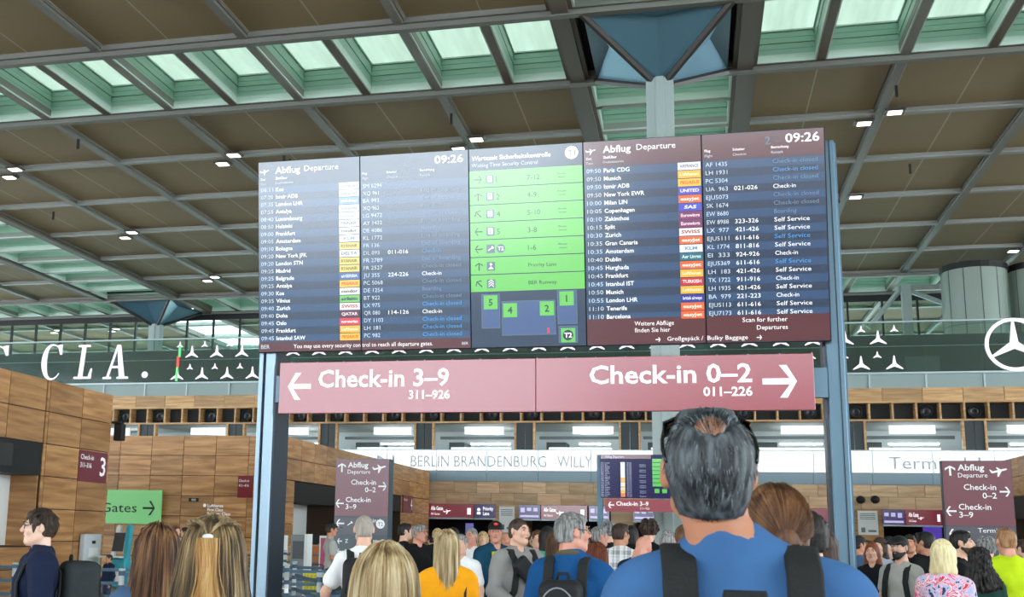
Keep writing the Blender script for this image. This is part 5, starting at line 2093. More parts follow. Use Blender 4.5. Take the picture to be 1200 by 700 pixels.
def strandmat(name, cols, rough=.52, mix=True):
    nm = 'strand_' + name
    if nm in MATS:
        return MATS[nm]
    m = mat(nm, cols[0], rough)
    nt = m.node_tree
    b = nt.nodes['Principled BSDF']
    g = nt.nodes.new('ShaderNodeNewGeometry')
    r = nt.nodes.new('ShaderNodeValToRGB')
    el = r.color_ramp.elements
    el[0].color = srgb(cols[0]) + (1,)
    el[1].color = srgb(cols[-1]) + (1,)
    for i in range(1, len(cols) - 1):
        q = el.new(i / (len(cols) - 1))
        q.color = srgb(cols[i]) + (1,)
    tc = nt.nodes.new('ShaderNodeTexCoord')
    mp = nt.nodes.new('ShaderNodeMapping')
    mp.inputs['Scale'].default_value = (1, 1, .10)
    n = nt.nodes.new('ShaderNodeTexNoise')
    n.inputs['Scale'].default_value = 30
    n.inputs['Detail'].default_value = 2
    nt.links.new(tc.outputs['Object'], mp.inputs['Vector'])
    nt.links.new(mp.outputs[0], n.inputs['Vector'])
    m1 = nt.nodes.new('ShaderNodeMath'); m1.operation = 'MULTIPLY_ADD'; m1.inputs[1].default_value = 2.4; m1.inputs[2].default_value = -.95
    nt.links.new(n.outputs['Fac'], m1.inputs[0])
    m2 = nt.nodes.new('ShaderNodeMath'); m2.operation = 'MULTIPLY_ADD'; m2.inputs[1].default_value = .5
    nt.links.new(g.outputs['Random Per Island'], m2.inputs[0])
    nt.links.new(m1.outputs[0], m2.inputs[2])
    nt.links.new(m2.outputs[0] if mix else g.outputs['Random Per Island'], r.inputs['Fac'])
    nt.links.new(r.outputs[0], b.inputs['Base Color'])
    return m


def strand_mesh(paths, r0, name='hair_strands', n=3):
    """many thin tapering tubes; paths: array (N, K, 3)"""
    paths = np.asarray(paths, float)
    N, K, _ = paths.shape
    T = np.gradient(paths, axis=1)
    T /= np.maximum(np.linalg.norm(T, axis=2, keepdims=True), 1e-9)
    A = np.where(np.abs(T[:, :1, 2:3]) < .9, np.array([0, 0, 1.0]), np.array([0, 1.0, 0]))
    u = np.cross(T[:, 0], A[:, 0])
    U = np.zeros_like(T)
    for k in range(K):
        u = u - T[:, k] * (u * T[:, k]).sum(1, keepdims=True)
        u /= np.maximum(np.linalg.norm(u, axis=1, keepdims=True), 1e-9)
        U[:, k] = u
    W = np.cross(T, U)
    rad = r0 * (1 - .75 * np.linspace(0, 1, K) ** 2)[None, :, None]
    rings = []
    for k in range(n):
        a = 2 * math.pi * k / n
        rings.append(paths + (U * math.cos(a) + W * math.sin(a)) * rad)
    V = np.stack(rings, axis=2).reshape(-1, 3)
    i = np.arange(N)[:, None, None] * K * n
    j = np.arange(K - 1)[None, :, None] * n
    k = np.arange(n)[None, None, :]
    k2 = (k + 1) % n
    F = np.stack(np.broadcast_arrays(i + j + k, i + j + k2, i + j + n + k2, i + j + n + k), axis=-1).reshape(-1, 4)
    me = bpy.data.meshes.new(name)
    me.vertices.add(len(V))
    me.vertices.foreach_set('co', V.astype(np.float32).ravel())
    me.loops.add(F.size)
    me.loops.foreach_set('vertex_index', F.astype(np.int32).ravel())
    me.polygons.add(len(F))
    me.polygons.foreach_set('loop_start', (np.arange(len(F)) * 4).astype(np.int32))
    me.polygons.foreach_set('use_smooth', np.ones(len(F), bool))
    me.update(calc_edges=True)
    return me


def add_part(name, me, m, parent, loc=(0, 0, 0)):
    if len(me.materials) == 0:
        me.materials.append(m)
    o = bpy.data.objects.new(name, me)
    COL.objects.link(o)
    o.parent = parent
    o.location = loc
    o.material_slots[0].link = 'OBJECT'
    o.material_slots[0].material = m
    return o


def person(u, vtop, d, face, label, sex='m', pose='down', top='tee', topm=None, legm=None, hairs='short', hairm=None, skinm=None, yaw=0, pitch=0, roll=0, shift=(0, 0, 0), vox=.011, tvox=.014,
           eyes=False, glasses=None, cap=None, beard=None, hoff=.012, seed=0, group=None, scale=None, long=None, dx=0.0):
    """person with head top at photo pixel (u, vtop), d metres down the hall; face: 0 away, 90 to the left, 180 to the viewer, -90 to the right"""
    H = Head(yaw, pitch, roll, shift)
    topz = max(H.p((0, -.01, 1.75))[2], H.p((0, -.06, 1.74))[2], H.p((0, .03, 1.74))[2]) + hoff
    q = at(u, vtop, d)
    s = scale or q.z / topz
    f = math.radians(face) + math.atan2(-q.x, d)
    hx, hy, _ = H.p((0, 0, 1.66))
    ox = (hx * math.cos(f) - hy * math.sin(f)) * s
    e = empty('person', (q.x - ox + dx, d, 0), f, label=label, cat='person', group=group)
    e.scale = (s, s, s)
    b = add_part('body', body_mesh(sex, pose, H, vox, skinm), skinm, e)
    t = add_part('top', top_mesh(sex, pose, top, tvox, seed, round(shift[0], 3)), topm, e)
    add_part('trousers', trousers_mesh(.018), legm, e)
    for sx in (-.10, .10):
        add_part('shoe', shoe_mesh(), M_SHOE, e, (sx, 0, 0))
    if hairs:
        add_part('hair', hair_mesh(hairs, H, min(vox, .009), sex, seed), hairm, e)
    if eyes:
        for sx in (-1, 1):
            mb = MB()
            c = H.p((sx * .032, .080, 1.653))
            mb.ell(c, (.0095, .0095, .0085), 10, 8)
            ey = mb.build('eye', M_EYE, e, True)
            mb = MB(); c = H.p((sx * .032, .0885, 1.653)); mb.ell(c, (.0055, .0035, .0055), 8, 6); mb.build('iris', M_IRIS, ey, True)
            mb = MB(); mb.tube([H.p((sx * .016, .094, 1.673)), H.p((sx * .034, .092, 1.678)), H.p((sx * .05, .080, 1.672))], [.003, .0035, .002], 5); mb.build('eyebrow', hairm, e, True)
        mb = MB(); mb.tube([H.p((-.022, .087, 1.583)), H.p((-.008, .094, 1.587)), H.p((0, .0935, 1.585)), H.p((.008, .094, 1.587)), H.p((.022, .087, 1.583))], [.002, .0045, .0045, .0045, .002], 6)
        mb.tube([H.p((-.02, .087, 1.581)), H.p((0, .0945, 1.577)), H.p((.02, .087, 1.581))], [.002, .0052, .002], 6)
        mb.build('lips', M_LIPS, e, True)
    if glasses:
        mb = MB()
        for sx in (-1, 1):
            mb.tube([H.p((sx * .034 + .022 * math.cos(a), .098 - .2 * abs(math.cos(a)) * .02, 1.650 + .017 * math.sin(a))) for a in np.linspace(0, 2 * math.pi, 13)], .0017, 5)
            mb.tube([H.p((sx * .056, .095, 1.655)), H.p((sx * .079, .04, 1.657)), H.p((sx * .082, -.015, 1.655)), H.p((sx * .080, -.03, 1.64))], .0022, 5)
        mb.tube([H.p((-.012, .10, 1.655)), H.p((0, .103, 1.658)), H.p((.012, .10, 1.655))], .0018, 5)
        mb.build('glasses', glasses, e, True)
    if cap:
        V = Vol(.009)
        V.ell(H.p((0, -.012, 1.675)), (.093, .113, .10), k=.01, R=H.R)
        V.ell(H.p((0, -.01, 1.60)), (.2, .2, .083), k=.006, op='-', R=H.R)
        V.box(H.p((0, .135, 1.69)), (.068, .065, .006), .005, k=.012, R=np.array(H.M @ rotmat(0, -12, 0)))
        add_part('cap', V.mesh('cap'), cap, e)
    if beard:
        V = Vol(.008)
        V.ell(H.p((0, .032, 1.582)), (.057, .064, .060), k=.02, R=H.R)
        V.cap(H.p((0, .064, 1.538)), H.p((0, .066, 1.552)), .029, k=.02)
        for sx in (-1, 1):
            V.cap(H.p((sx * .050, .0, 1.585)), H.p((sx * .018, .060, 1.548)), .024, k=.02)
        V.ell(H.p((0, .06, 1.650)), (.09, .09, .046), k=.01, op='-', R=H.R)
        V.ell(H.p((0, .105, 1.585)), (.022, .02, .01), k=.004, op='-', R=H.R)
        V.ell(H.p((0, -.05, 1.56)), (.1, .055, .1), k=.01, op='-', R=H.R)
        add_part('beard', V.mesh('beard'), beard, e)
    e['_s'] = s
    del e['_s']
    return e, H, s


def shoulder_path(side, front=True):
    """strap line from the low back over the shoulder to the front"""
    x = side * .105
    return [(x * 1.0, -.135, 1.10), (x * 1.0, -.150, 1.22), (x, -.150, 1.34), (x * 1.02, -.115, 1.43), (x * 1.04, -.05, 1.468), (x * 1.05, .02, 1.455), (x * 1.05, .085, 1.39), (x * 1.1, .125, 1.28), (x * 1.3, .12, 1.12), (x * 1.6, .02, 1.0)]


def backpack(owner, s, label, m, m2, size=(.15, .09, .22), zc=1.17, y=-.235, o=.0, trim=None, roll=0, front=False):
    """top-level backpack placed on the owner's back"""
    e = empty('backpack', owner.location, owner.rotation_euler.z, label=label, cat='backpack')
    e.scale = owner.scale
    w, t, h = size
    V = Vol(.011)
    V.box((0, y, zc), (w, t, h), .06, k=.02)
    V.box((0, y - t * .75, zc - h * .3), (w * .8, t * .5, h * .5), .04, k=.02)
    wr = wrinkle(.004, 9)
    add_part('pack', V.mesh('pack', lambda F, X, Y, Z: F + wr(X, Y, Z)), m, e)
    nr = [(0, -1, 0), (0, -1, 0), (0, -1, .2), (0, -.7, .7), (0, 0, 1), (0, .4, 1), (0, 1, .5), (0, 1, 0), (0, 1, 0), (1, .3, 0)]
    for sd_ in (-1, 1):
        mb = MB()
        P = [(a, b - (o if b < 0 else -o), c + (o if c > 1.4 else 0)) for a, b, c in shoulder_path(sd_)]
        n2 = list(nr)
        n2[-1] = (sd_, .3, 0)
        # smooth the path
        PP, NN = [], []
        for i in range(len(P) - 1):
            for t_ in (0, .34, .67):
                PP.append(tuple(np.array(P[i]) * (1 - t_) + np.array(P[i + 1]) * t_))
                NN.append(tuple(np.array(n2[i]) * (1 - t_) + np.array(n2[i + 1]) * t_))
        mb.strap(PP, NN, .062, .016)
        mb.build('strap', m2, e, True)
    mb = MB(); mb.tube([(-.04, y + t * .5, zc + h - .01), (-.03, y + t * .5, zc + h + .035), (.03, y + t * .5, zc + h + .035), (.04, y + t * .5, zc + h - .01)], .010, 6); mb.build('handle', m2, e, True)
    mb = MB(); mb.tube([(w * .86 * math.sin(a), y - t * 1.0, zc - h * .1 + h * .86 * math.cos(a)) for a in np.linspace(-1.6, 1.6, 15)], .005, 5); mb.build('zip', trim or m2, e, True)
    return e

# ============================================================ the people
M_SHOE = mat('shoe_dark', (40, 40, 44), .5)
M_EYE = mat('eye_white', (196, 188, 180), .3)
M_IRIS = mat('iris_dark', (46, 34, 26), .2)
M_LIPS = mat('lips', (176, 108, 98), .5)
SK1 = skin('light', (226, 178, 152))
SK2 = skin('tan', (198, 136, 104))
SK3 = skin('pale', (236, 196, 174))
SK4 = skin('ruddy', (216, 152, 130))
HB = hairmat('black', (16, 13, 12), (38, 32, 30))
HD = hairmat('dark_brown', (40, 27, 19), (72, 50, 36))
HM = hairmat('brown', (70, 44, 28), (124, 84, 54))
HG = hairmat('grey', (92, 92, 92), (168, 168, 166))
HDG = hairmat('dark_grey', (34, 38, 42), (96, 104, 110))
HBL = hairmat('blond', (150, 118, 74), (222, 196, 148))
HPL = hairmat('pale_blond', (216, 196, 140), (246, 232, 190))
HR = hairmat('auburn', (96, 44, 26), (150, 78, 46))
HST = hairmat('stubble', (150, 122, 104), (172, 142, 122))


def cloth(name, rgb, rough=.85, b=.25):
    return mat('cloth_' + name, rgb, rough, noise=.12, nscale=14, bump=b, spec=.2)


C_JEANS = cloth('jeans', (52, 66, 92))
C_BLACK = cloth('black', (24, 25, 28))
C_GREYT = cloth('grey_trousers', (96, 98, 100))
C_LJEAN = cloth('light_jeans', (130, 150, 170))
C_WHITE = cloth('white', (244, 244, 246))
C_BLUE = cloth('blue_tee', (66, 108, 158), b=.5)
C_NAVY = cloth('navy', (26, 36, 62))
C_ORANGE = cloth('orange', (250, 166, 22))
C_HOOD = cloth('grey_hoodie', (146, 144, 142), b=.4)
C_TEALB = cloth('blue_jacket', (22, 78, 132))
C_SPORT = cloth('dark_teal', (24, 74, 100))
C_HIVIS = cloth('neon_yellow', (214, 230, 24))
C_LIME = cloth('lime', (196, 226, 30))
C_GREEN = cloth('green', (70, 156, 130))
C_OLIVE = cloth('olive', (92, 88, 68))
C_GREYTEE = cloth('grey_tee', (176, 174, 168))
C_DKG = cloth('dark_green', (28, 62, 56))
C_BEIGE = cloth('beige', (196, 182, 160))
C_DENIM = cloth('denim', (70, 96, 128))
C_LILAC = cloth('lilac', (170, 172, 190))
PACK = mat('pack_black', (20, 22, 26), .75, noise=.2, bump=.3, nscale=20)
PACKG = mat('pack_charcoal', (34, 42, 44), .75, noise=.2, bump=.3, nscale=20)
STRAP = mat('strap_black', (24, 27, 28), .8, noise=.25, nscale=120, bump=.3)
TRIM = mat('trim_grey', (150, 154, 158), .5)


def plaid():
    m = mat('cloth_plaid', (168, 170, 172), .9)
    nt = m.node_tree
    b = nt.nodes['Principled BSDF']
    tc = nt.nodes.new('ShaderNodeTexCoord')
    sx = nt.nodes.new('ShaderNodeSeparateXYZ')
    nt.links.new(tc.outputs['Object'], sx.inputs[0])
    last = None
    for ax, fr in (('X', 105), ('Z', 95), ('X', 52), ('Z', 47)):
        mu = nt.nodes.new('ShaderNodeMath'); mu.operation = 'MULTIPLY'; mu.inputs[1].default_value = fr
        nt.links.new(sx.outputs[ax], mu.inputs[0])
        si = nt.nodes.new('ShaderNodeMath'); si.operation = 'SINE'
        nt.links.new(mu.outputs[0], si.inputs[0])
        gt = nt.nodes.new('ShaderNodeMath'); gt.operation = 'GREATER_THAN'; gt.inputs[1].default_value = .6
        nt.links.new(si.outputs[0], gt.inputs[0])
        if last is None:
            last = gt
        else:
            ad = nt.nodes.new('ShaderNodeMath'); ad.operation = 'ADD'
            nt.links.new(last.outputs[0], ad.inputs[0]); nt.links.new(gt.outputs[0], ad.inputs[1])
            last = ad
    r = nt.nodes.new('ShaderNodeValToRGB')
    r.color_ramp.elements[0].color = srgb((140, 142, 144)) + (1,)
    r.color_ramp.elements[1].color = srgb((232, 232, 232)) + (1,)
    dv = nt.nodes.new('ShaderNodeMath'); dv.operation = 'MULTIPLY'; dv.inputs[1].default_value = .45
    nt.links.new(last.outputs[0], dv.inputs[0]); nt.links.new(dv.outputs[0], r.inputs[0])
    nt.links.new(r.outputs[0], b.inputs['Base Color'])
    return m


def floral():
    m = mat('cloth_floral', (230, 180, 195), .85)
    nt = m.node_tree
    b = nt.nodes['Principled BSDF']
    tc = nt.nodes.new('ShaderNodeTexCoord')
    n = nt.nodes.new('ShaderNodeTexNoise'); n.inputs['Scale'].default_value = 9; n.inputs['Detail'].default_value = 2; n.inputs['Distortion'].default_value = 1.6
    r = nt.nodes.new('ShaderNodeValToRGB')
    r.color_ramp.interpolation = 'CONSTANT'
    el = r.color_ramp.elements
    el[0].color = srgb((60, 60, 90)) + (1,)
    el[1].position = .36; el[1].color = srgb((186, 192, 226)) + (1,)
    for p, c in ((.44, (240, 200, 214)), (.5, (236, 96, 140)), (.55, (244, 226, 232)), (.61, (222, 52, 66)), (.7, (150, 150, 200))):
        q = el.new(p); q.color = srgb(c) + (1,)
    nt.links.new(tc.outputs['Object'], n.inputs['Vector']); nt.links.new(n.outputs['Fac'], r.inputs[0]); nt.links.new(r.outputs[0], b.inputs['Base Color'])
    return m


C_PLAID, C_FLORAL = plaid(), floral()

# ---------- hair strands
HC = np.array([0, -.02, 1.655])


def fall_paths(H, N, zend, seed, wave=.0, sweep=(-125, 305), rad=(.088, .109, .112), jit=.008, parting=.0, curl=0.0, spread=1.0, back=-.105, wlen=30):
    """hair running from the crown down over the head and hanging to zend"""
    g = np.random.default_rng(seed)
    out = []
    for _ in range(N):
        lo, hi = 145, 395            # azimuths of the back and the sides (90 = face)
        a = math.radians(g.uniform(lo, hi))
        th = np.radians(np.linspace(g.uniform(2, 22), 98, 9))
        j = g.normal(0, jit) * .6 + jit * .4
        ex, ey, ez = rad[0] + j, rad[1] + j, rad[2] + j
        P = [np.array([ex * math.sin(t) * math.cos(a) + parting * (1 - math.sin(t)), HC[1] + ey * math.sin(t) * math.sin(a), HC[2] + ez * math.cos(t)]) for t in th]
        P = [np.array(H.p(p)) for p in P]
        e = P[-1]
        zz = zend + g.normal(0, .02)
        ph = g.uniform(0, 6.28)
        tx = e[0] * spread * g.uniform(.85, 1.1)
        sidey = max(0, math.sin(a) + .5)
        ty = back - .02 * g.uniform(0, 1) + (.07 * sidey)
        K = 11
        for k in range(1, K + 1):
            f = k / K
            q = e * (1 - f) + np.array([tx, ty, zz]) * f
            sm = math.sin(f * math.pi) * .012
            q = q + np.array([math.cos(a) * sm, math.sin(a) * sm, 0])
            w = wave * f
            q[0] += w * math.sin(wlen * (q[2]) + ph * .25 + a)
            q[1] += w * math.cos(wlen * (q[2]) + ph * .25)
            if curl:
                q[0] += curl * f * math.sin(75 * q[2] + ph); q[1] += curl * f * math.cos(75 * q[2] + ph)
            P.append(q)
        out.append(P)
    A = np.array(out)
    for _ in range(4):
        A[:, 1:-1] = (A[:, :-2] + A[:, 1:-1] * 2 + A[:, 2:]) / 4
    return A


def short_paths(H, N, L, seed, keep=None, rad=(.080, .099, .107), K=4):
    g = np.random.default_rng(seed)
    out = []
    while len(out) < N:
        v = g.normal(size=3); v /= np.linalg.norm(v)
        p = HC + v * np.array(rad) * .97
        if keep and not keep(p, v):
            continue
        down = np.array([0, -.35, -1.0]) if v[2] < .75 else np.array([0, .6, -.3])
        t = down - v * (down @ v)
        t /= np.linalg.norm(t) + 1e-9
        d = t * .85 + v * g.uniform(.12, .35) + g.normal(size=3) * .12
        ln = L * g.uniform(.6, 1.15)
        out.append([H.p(p + d * ln * i / (K - 1) - v * .25 * ln * (i / (K - 1)) ** 2) for i in range(K)])
    return np.array(out)


# ---------- 1 the big man in front
def scalp_keep(p, v):
    if p[2] < 1.555:
        return False
    if v[1] > .35 and p[2] < 1.70:
        return False
    if abs(v[0]) > .62 and v[1] > -.25 and p[2] < 1.66:
        return False
    if abs(v[0]) > .8 and p[2] < 1.655:
        return False
    if p[2] < 1.585 and v[1] > -.5:
        return False
    r = math.hypot(p[0], p[1] + .055)
    if p[2] > 1.70 and r < .040 and (hash(round(p[0] * 1e6)) % 100) > 14 + 60 * (r / .04) ** 4:
        return False
    return True


e, H, s = person(828, 483, 2.42, 3, 'big man in a sky blue t-shirt seen from behind, sunglasses on his grey-black hair', top='tee', topm=C_BLUE, legm=C_JEANS, hairs='short_thin', hairm=HDG, skinm=SK2,
                 pitch=21, yaw=2, shift=(-.05, .0, -.024), vox=.007, tvox=.009, seed=21, hoff=.012)
add_part('hair_strands', strand_mesh(short_paths(H, 7500, .026, 3, scalp_keep), .0009), strandmat('saltpepper', [(14, 16, 18), (24, 28, 32), (46, 52, 56), (88, 98, 104), (172, 186, 194)], mix=False), e)
mb = MB()
g_ = mb
for sx in (-1, 1):
    mb.tube([H.p((sx * .074, .055, 1.718)), H.p((sx * .084, .0, 1.700)), H.p((sx * .085, -.03, 1.69)), H.p((sx * .080, -.06, 1.675))], [.0045, .004, .0035, .003], 6)
sg = mb.build('sunglasses', mat('sunglass_black', (12, 12, 14), .2), e, True)
mb = MB()
for sx in (-1, 1):
    c = []
    for k in range(9):
        a = k / 8 * math.pi - math.pi / 2
        c.append((sx * (.045 + .034 * math.cos(a) if False else .045 + .036 * math.sin(a)), .052 - .012 * abs(math.sin(a)), 1.742))
    top_ = [H.p((x, y, z + .006 - abs(x) * .35)) for x, y, z in c]
    bot = [H.p((x, y + .038, z - .030 - abs(x) * .42)) for x, y, z in c]
    o2 = [tuple(Vector(p) + Vector((0, .003, .004))) for p in top_]
    o3 = [tuple(Vector(p) + Vector((0, .003, .004))) for p in bot]
    mb.loft([top_, o2, o3, bot], cap=False, closed=False)
mb.build('lens', mat('lens_dark', (16, 18, 22), .12), sg, True)
backpack(e, s, 'black backpack on the big man in the sky blue t-shirt', PACK, STRAP, (.16, .10, .23), 1.13, -.235, o=.004)

# ---------- 2 bun woman beside him
e, H, s = person(905, 569, 3.0, 12, 'brown-haired woman with tied-back hair just behind the big man', sex='f', top='sweater', topm=C_NAVY, legm=C_JEANS, hairs='bun', hairm=HM, skinm=SK1, vox=.009, seed=4, pitch=6)


def tied_paths(H, N, seed):
    g = np.random.default_rng(seed)
    tie = np.array([0, -.128, 1.628])
    out = []
    for _ in range(N):
        a = math.radians(g.uniform(140, 400))
        t0 = g.uniform(.12, 1.45)
        v = np.array([math.sin(t0) * math.cos(a), math.sin(t0) * math.sin(a), math.cos(t0)])
        r = np.array([.087, .106, .112]) + g.normal(0, .0015)
        vt = (tie - HC) / r; vt /= np.linalg.norm(vt)
        P = []
        for f in np.linspace(0, 1, 9):
            q = v * (1 - f) + vt * f
            q /= np.linalg.norm(q)
            P.append(H.p(HC + q * r * (1 + .02 * f)))
        out.append(P)
    return np.array(out)


add_part('hair_strands', strand_mesh(tied_paths(H, 1700, 6), .0016), strandmat('brown_tied', [(58, 34, 20), (92, 56, 34), (126, 84, 52), (156, 112, 72)]), e)
mb = MB(); mb.tube([H.p((.022 * math.cos(a), -.128, 1.628 + .022 * math.sin(a))) for a in np.linspace(0, 6.28, 12)], .006, 6); mb.build('hair_tie', cloth('tie_brown', (110, 84, 50)), e, True)
tail = []
g = np.random.default_rng(2)
for _ in range(260):
    a, b = g.normal(0, .012, 2)
    tail.append([H.p((a * (1 + f), -.13 - .035 * math.sin(f * 2.2) + b * .6, 1.628 + .02 * math.sin(f * 3) - .17 * f ** 1.3)) for f in np.linspace(0, 1, 8)])
add_part('ponytail', strand_mesh(np.array(tail), .0018), strandmat('brown_tied', [(58, 34, 20)]), e)

# ---------- 3 blond woman low in the middle
e, H, s = person(452, 640, 2.75, 0, 'woman with smooth straight blond hair low in the middle front', sex='f', top='tee', topm=C_BEIGE, legm=C_JEANS, hairs='long', hairm=HBL, skinm=SK1, vox=.009, seed=7, hoff=.012)
add_part('hair_strands', strand_mesh(fall_paths(H, 2600, 1.20, 12, wave=.003, jit=.006), .0019), strandmat('blond_straight', [(112, 86, 54), (158, 130, 88), (196, 170, 124), (222, 202, 160), (236, 222, 190)]), e)

# ---------- 4 wavy blond woman with a clip
e, H, s = person(252, 611, 3.5, -4, 'woman with long wavy dark blond hair held by a white clip', sex='f', top='sweater', topm=C_DENIM, legm=C_JEANS, hairs='longwavy', hairm=hairmat('ash', (84, 66, 44), (150, 122, 82)), skinm=SK1, vox=.009, seed=9, hoff=.016)
add_part('hair_strands', strand_mesh(fall_paths(H, 2500, 1.17, 22, wave=.016, jit=.012, rad=(.095, .114, .114), spread=1.45, curl=.011, wlen=34), .0020), strandmat('ash_blond', [(62, 50, 38), (98, 82, 62), (138, 116, 84), (176, 148, 106), (206, 180, 136)]), e)
mb = MB(); cc = H.p((-.012, -.142, 1.712)); mb.ell(cc, (.019, .012, .010), 10, 6); mb.build('hair_clip', mat('clip_white', (240, 240, 240), .3), e, True)
tl = []
g = np.random.default_rng(5)
for _ in range(330):
    a = g.normal(0, .011); b = g.uniform(-.006, .012)
    w0 = g.uniform(-.02, .06)
    tl.append([H.p((-.012 + a * (1 + 1.6 * f) + w0 * f ** 1.5 + .008 * math.sin(9 * f + a * 60), -.142 - b - .012 * math.sin(math.pi * f), 1.708 - .42 * f)) for f in np.linspace(0, 1, 12)])
add_part('hair_tail', strand_mesh(np.array(tl), .0020), strandmat('gold_tail', [(168, 120, 62), (200, 152, 88), (224, 182, 118), (236, 204, 150)]), e)
tl = []
for _ in range(260):
    s_ = g.choice([-1, 1])
    tl.append([H.p((s_ * (.075 * (1 - f)) - .012 * f + .01 * g.normal() * (1 - f), -.06 * (1 - f) - .14 * f - .01 * math.sin(3 * f), 1.752 + .03 * math.sin(math.pi * f) - .04 * f + .006 * g.normal() * (1 - f))) for f in np.linspace(0, 1, 9)])
add_part('hair_sweep', strand_mesh(np.array(tl), .0019), strandmat('ash_blond', []), e)

# ---------- 5 long brown hair woman
e, H, s = person(186, 617, 4.8, 8, 'woman with long straight brown hair left of the wavy blond woman', sex='f', top='sweater', topm=C_DENIM, legm=C_BLACK, hairs='long', hairm=HM, skinm=SK1, vox=.009, seed=13, hoff=.012)
add_part('hair_strands', strand_mesh(fall_paths(H, 2200, 1.15, 32, wave=.006, jit=.010, rad=(.094, .113, .112), spread=1.35), .0021), strandmat('brown_long', [(44, 28, 20), (74, 48, 32), (112, 76, 50), (152, 108, 70), (176, 134, 90)]), e)

# ---------- 6 man facing left with glasses and backpack
e, H, s = person(47, 597, 6.7, 96, 'man in navy jacket with thin glasses, in profile facing left at the left edge', top='jacket', topm=C_NAVY, legm=C_BLACK, hairs='fringe', hairm=HD, skinm=SK3, vox=.006, tvox=.011, eyes=True,
                 glasses=mat('wire_frame', (90, 84, 80), .3, metal=.6), seed=3, yaw=2)
add_part('hair_strands', strand_mesh(short_paths(H, 2600, .045, 8, lambda p, v: p[2] > 1.60 and not (v[1] > .30 and p[2] < 1.715) and not (abs(v[0]) > .6 and v[1] > -.3 and p[2] < 1.675), rad=(.084, .103, .112)), .0016), strandmat('dark_short', [(28, 20, 16), (50, 36, 28), (78, 58, 42)]), e)
backpack(e, s, 'large black backpack on the man facing left', PACKG, STRAP, (.16, .125, .25), 1.17, -.29)

# ---------- 7 bald man in white
e, H, s = person(427, 603, 9.0, 2, 'man with shaved grey head in a white t-shirt, seen from behind', top='tee', topm=C_WHITE, legm=C_JEANS, hairs='buzz', hairm=hairmat('grey_stubble', (150, 140, 130), (176, 164, 152)), skinm=SK1, vox=.008, tvox=.011, pose='wide', seed=5)
backpack(e, s, 'black backpack on the man in the white t-shirt', PACK, STRAP, (.17, .10, .24), 1.17, -.24)

# ---------- 8 orange top
e, H, s = person(524, 623, 8.0, 0, 'woman in bright orange top with very long blond hair', sex='f', top='sweater', topm=C_ORANGE, legm=C_JEANS, hairs='long', hairm=HBL, skinm=SK1, vox=.009, seed=15, hoff=.012)
add_part('hair_strands', strand_mesh(fall_paths(H, 1200, 1.02, 42, wave=.004, jit=.008, spread=.8), .0026), strandmat('blond_straight', []), e)
mb = MB(); mb.strap([(.1, -.15, 1.0), (.14, -.145, 1.2), (.15, -.09, 1.42), (.13, .02, 1.46), (.1, .14, 1.3)], [(0, -1, 0), (0, -1, 0), (0, -.6, .8), (0, .2, 1), (0, 1, 0)], .02, .006); mb.build('bag_strap', STRAP, e)

# ---------- 9 man in cap with neon front
e, H, s = person(581, 610, 13.0, -155, 'older man in black cap and teal jacket with neon yellow front', top='jacket', topm=C_SPORT, legm=C_BLACK, hairs='buzz', hairm=HG, skinm=SK4, vox=.009, cap=mat('cap_black', (22, 22, 26), .7), eyes=True, seed=6, hoff=.03, yaw=-25)
mb = MB(); mb.strap([(.055, .135, .98), (.06, .148, 1.15), (.062, .155, 1.3), (.055, .115, 1.42)], [(0, 1, 0)] * 4, .11, .03); mb.build('neon_panel', C_HIVIS, e, True)
mb = MB(); mb.strap([(-.05, .13, .98), (-.05, .146, 1.15), (-.05, .152, 1.3), (-.045, .112, 1.42)], [(0, 1, 0)] * 4, .10, .03); mb.build('black_panel', C_BLACK, e, True)
mb = MB(); mb.strap([(.0, .15, 1.22), (-.01, .16, 1.32), (.0, .14, 1.40)], [(0, 1, 0)] * 3, .05, .03); mb.build('red_lanyard', mat('cloth_red', (214, 40, 36), .8), e, True)
mb = MB(); c = H.p((0, .085, 1.735)); mb.ell(c, (.03, .012, .018), 10, 6); mb.build('cap_badge', mat('badge_red', (226, 64, 40), .6), e, True)

# ---------- 10 grey hoodie man
e, H, s = person(609, 607, 10.2, -148, 'young man in grey hoodie with crossbody bag looking to the right', top='hoodie', topm=C_HOOD, legm=C_JEANS, hairs='buzz', hairm=hairmat('cropped', (52, 38, 30), (74, 54, 42)), skinm=SK1, vox=.006, tvox=.010, eyes=True, seed=8, yaw=12, pose='fore')
add_part('hair_strands', strand_mesh(short_paths(H, 1500, .018, 18, lambda p, v: p[2] > 1.66 and not (v[1] > .45 and p[2] < 1.72), rad=(.076, .095, .102)), .0016), strandmat('cropped', [(40, 30, 24), (62, 46, 36)]), e)
cb = empty('crossbody_bag', e.location, e.rotation_euler.z, label='black crossbody bag worn on the chest of the grey hoodie man', cat='bag')
cb.scale = e.scale
V = Vol(.009)
Rb = np.array(rotmat(0, 0, -46))
V.box((-.0, .19, 1.255), (.19, .04, .075), .03, k=.01, R=Rb)
add_part('pouch', V.mesh('pouch'), PACK, cb)
mb = MB(); mb.strap([(.13, .185, 1.27), (.125, .15, 1.34), (.13, .05, 1.455), (.12, -.06, 1.46), (.05, -.165, 1.3), (-.1, -.165, 1.1), (-.2, -.02, 1.03), (-.16, .13, 1.05), (-.12, .18, 1.12)],
                    [(0, 1, 0), (0, 1, .4), (.3, .4, 1), (.3, -.5, 1), (0, -1, 0), (-.3, -1, 0), (-1, 0, 0), (-.5, 1, 0), (0, 1, 0)], .038, .008); mb.build('strap', STRAP, cb)
mb = MB(); mb.box(-.045, -.02, .217, .224, 1.165, 1.185); mb.build('emblem', mat('emblem_white', (235, 235, 235), .4), cb)
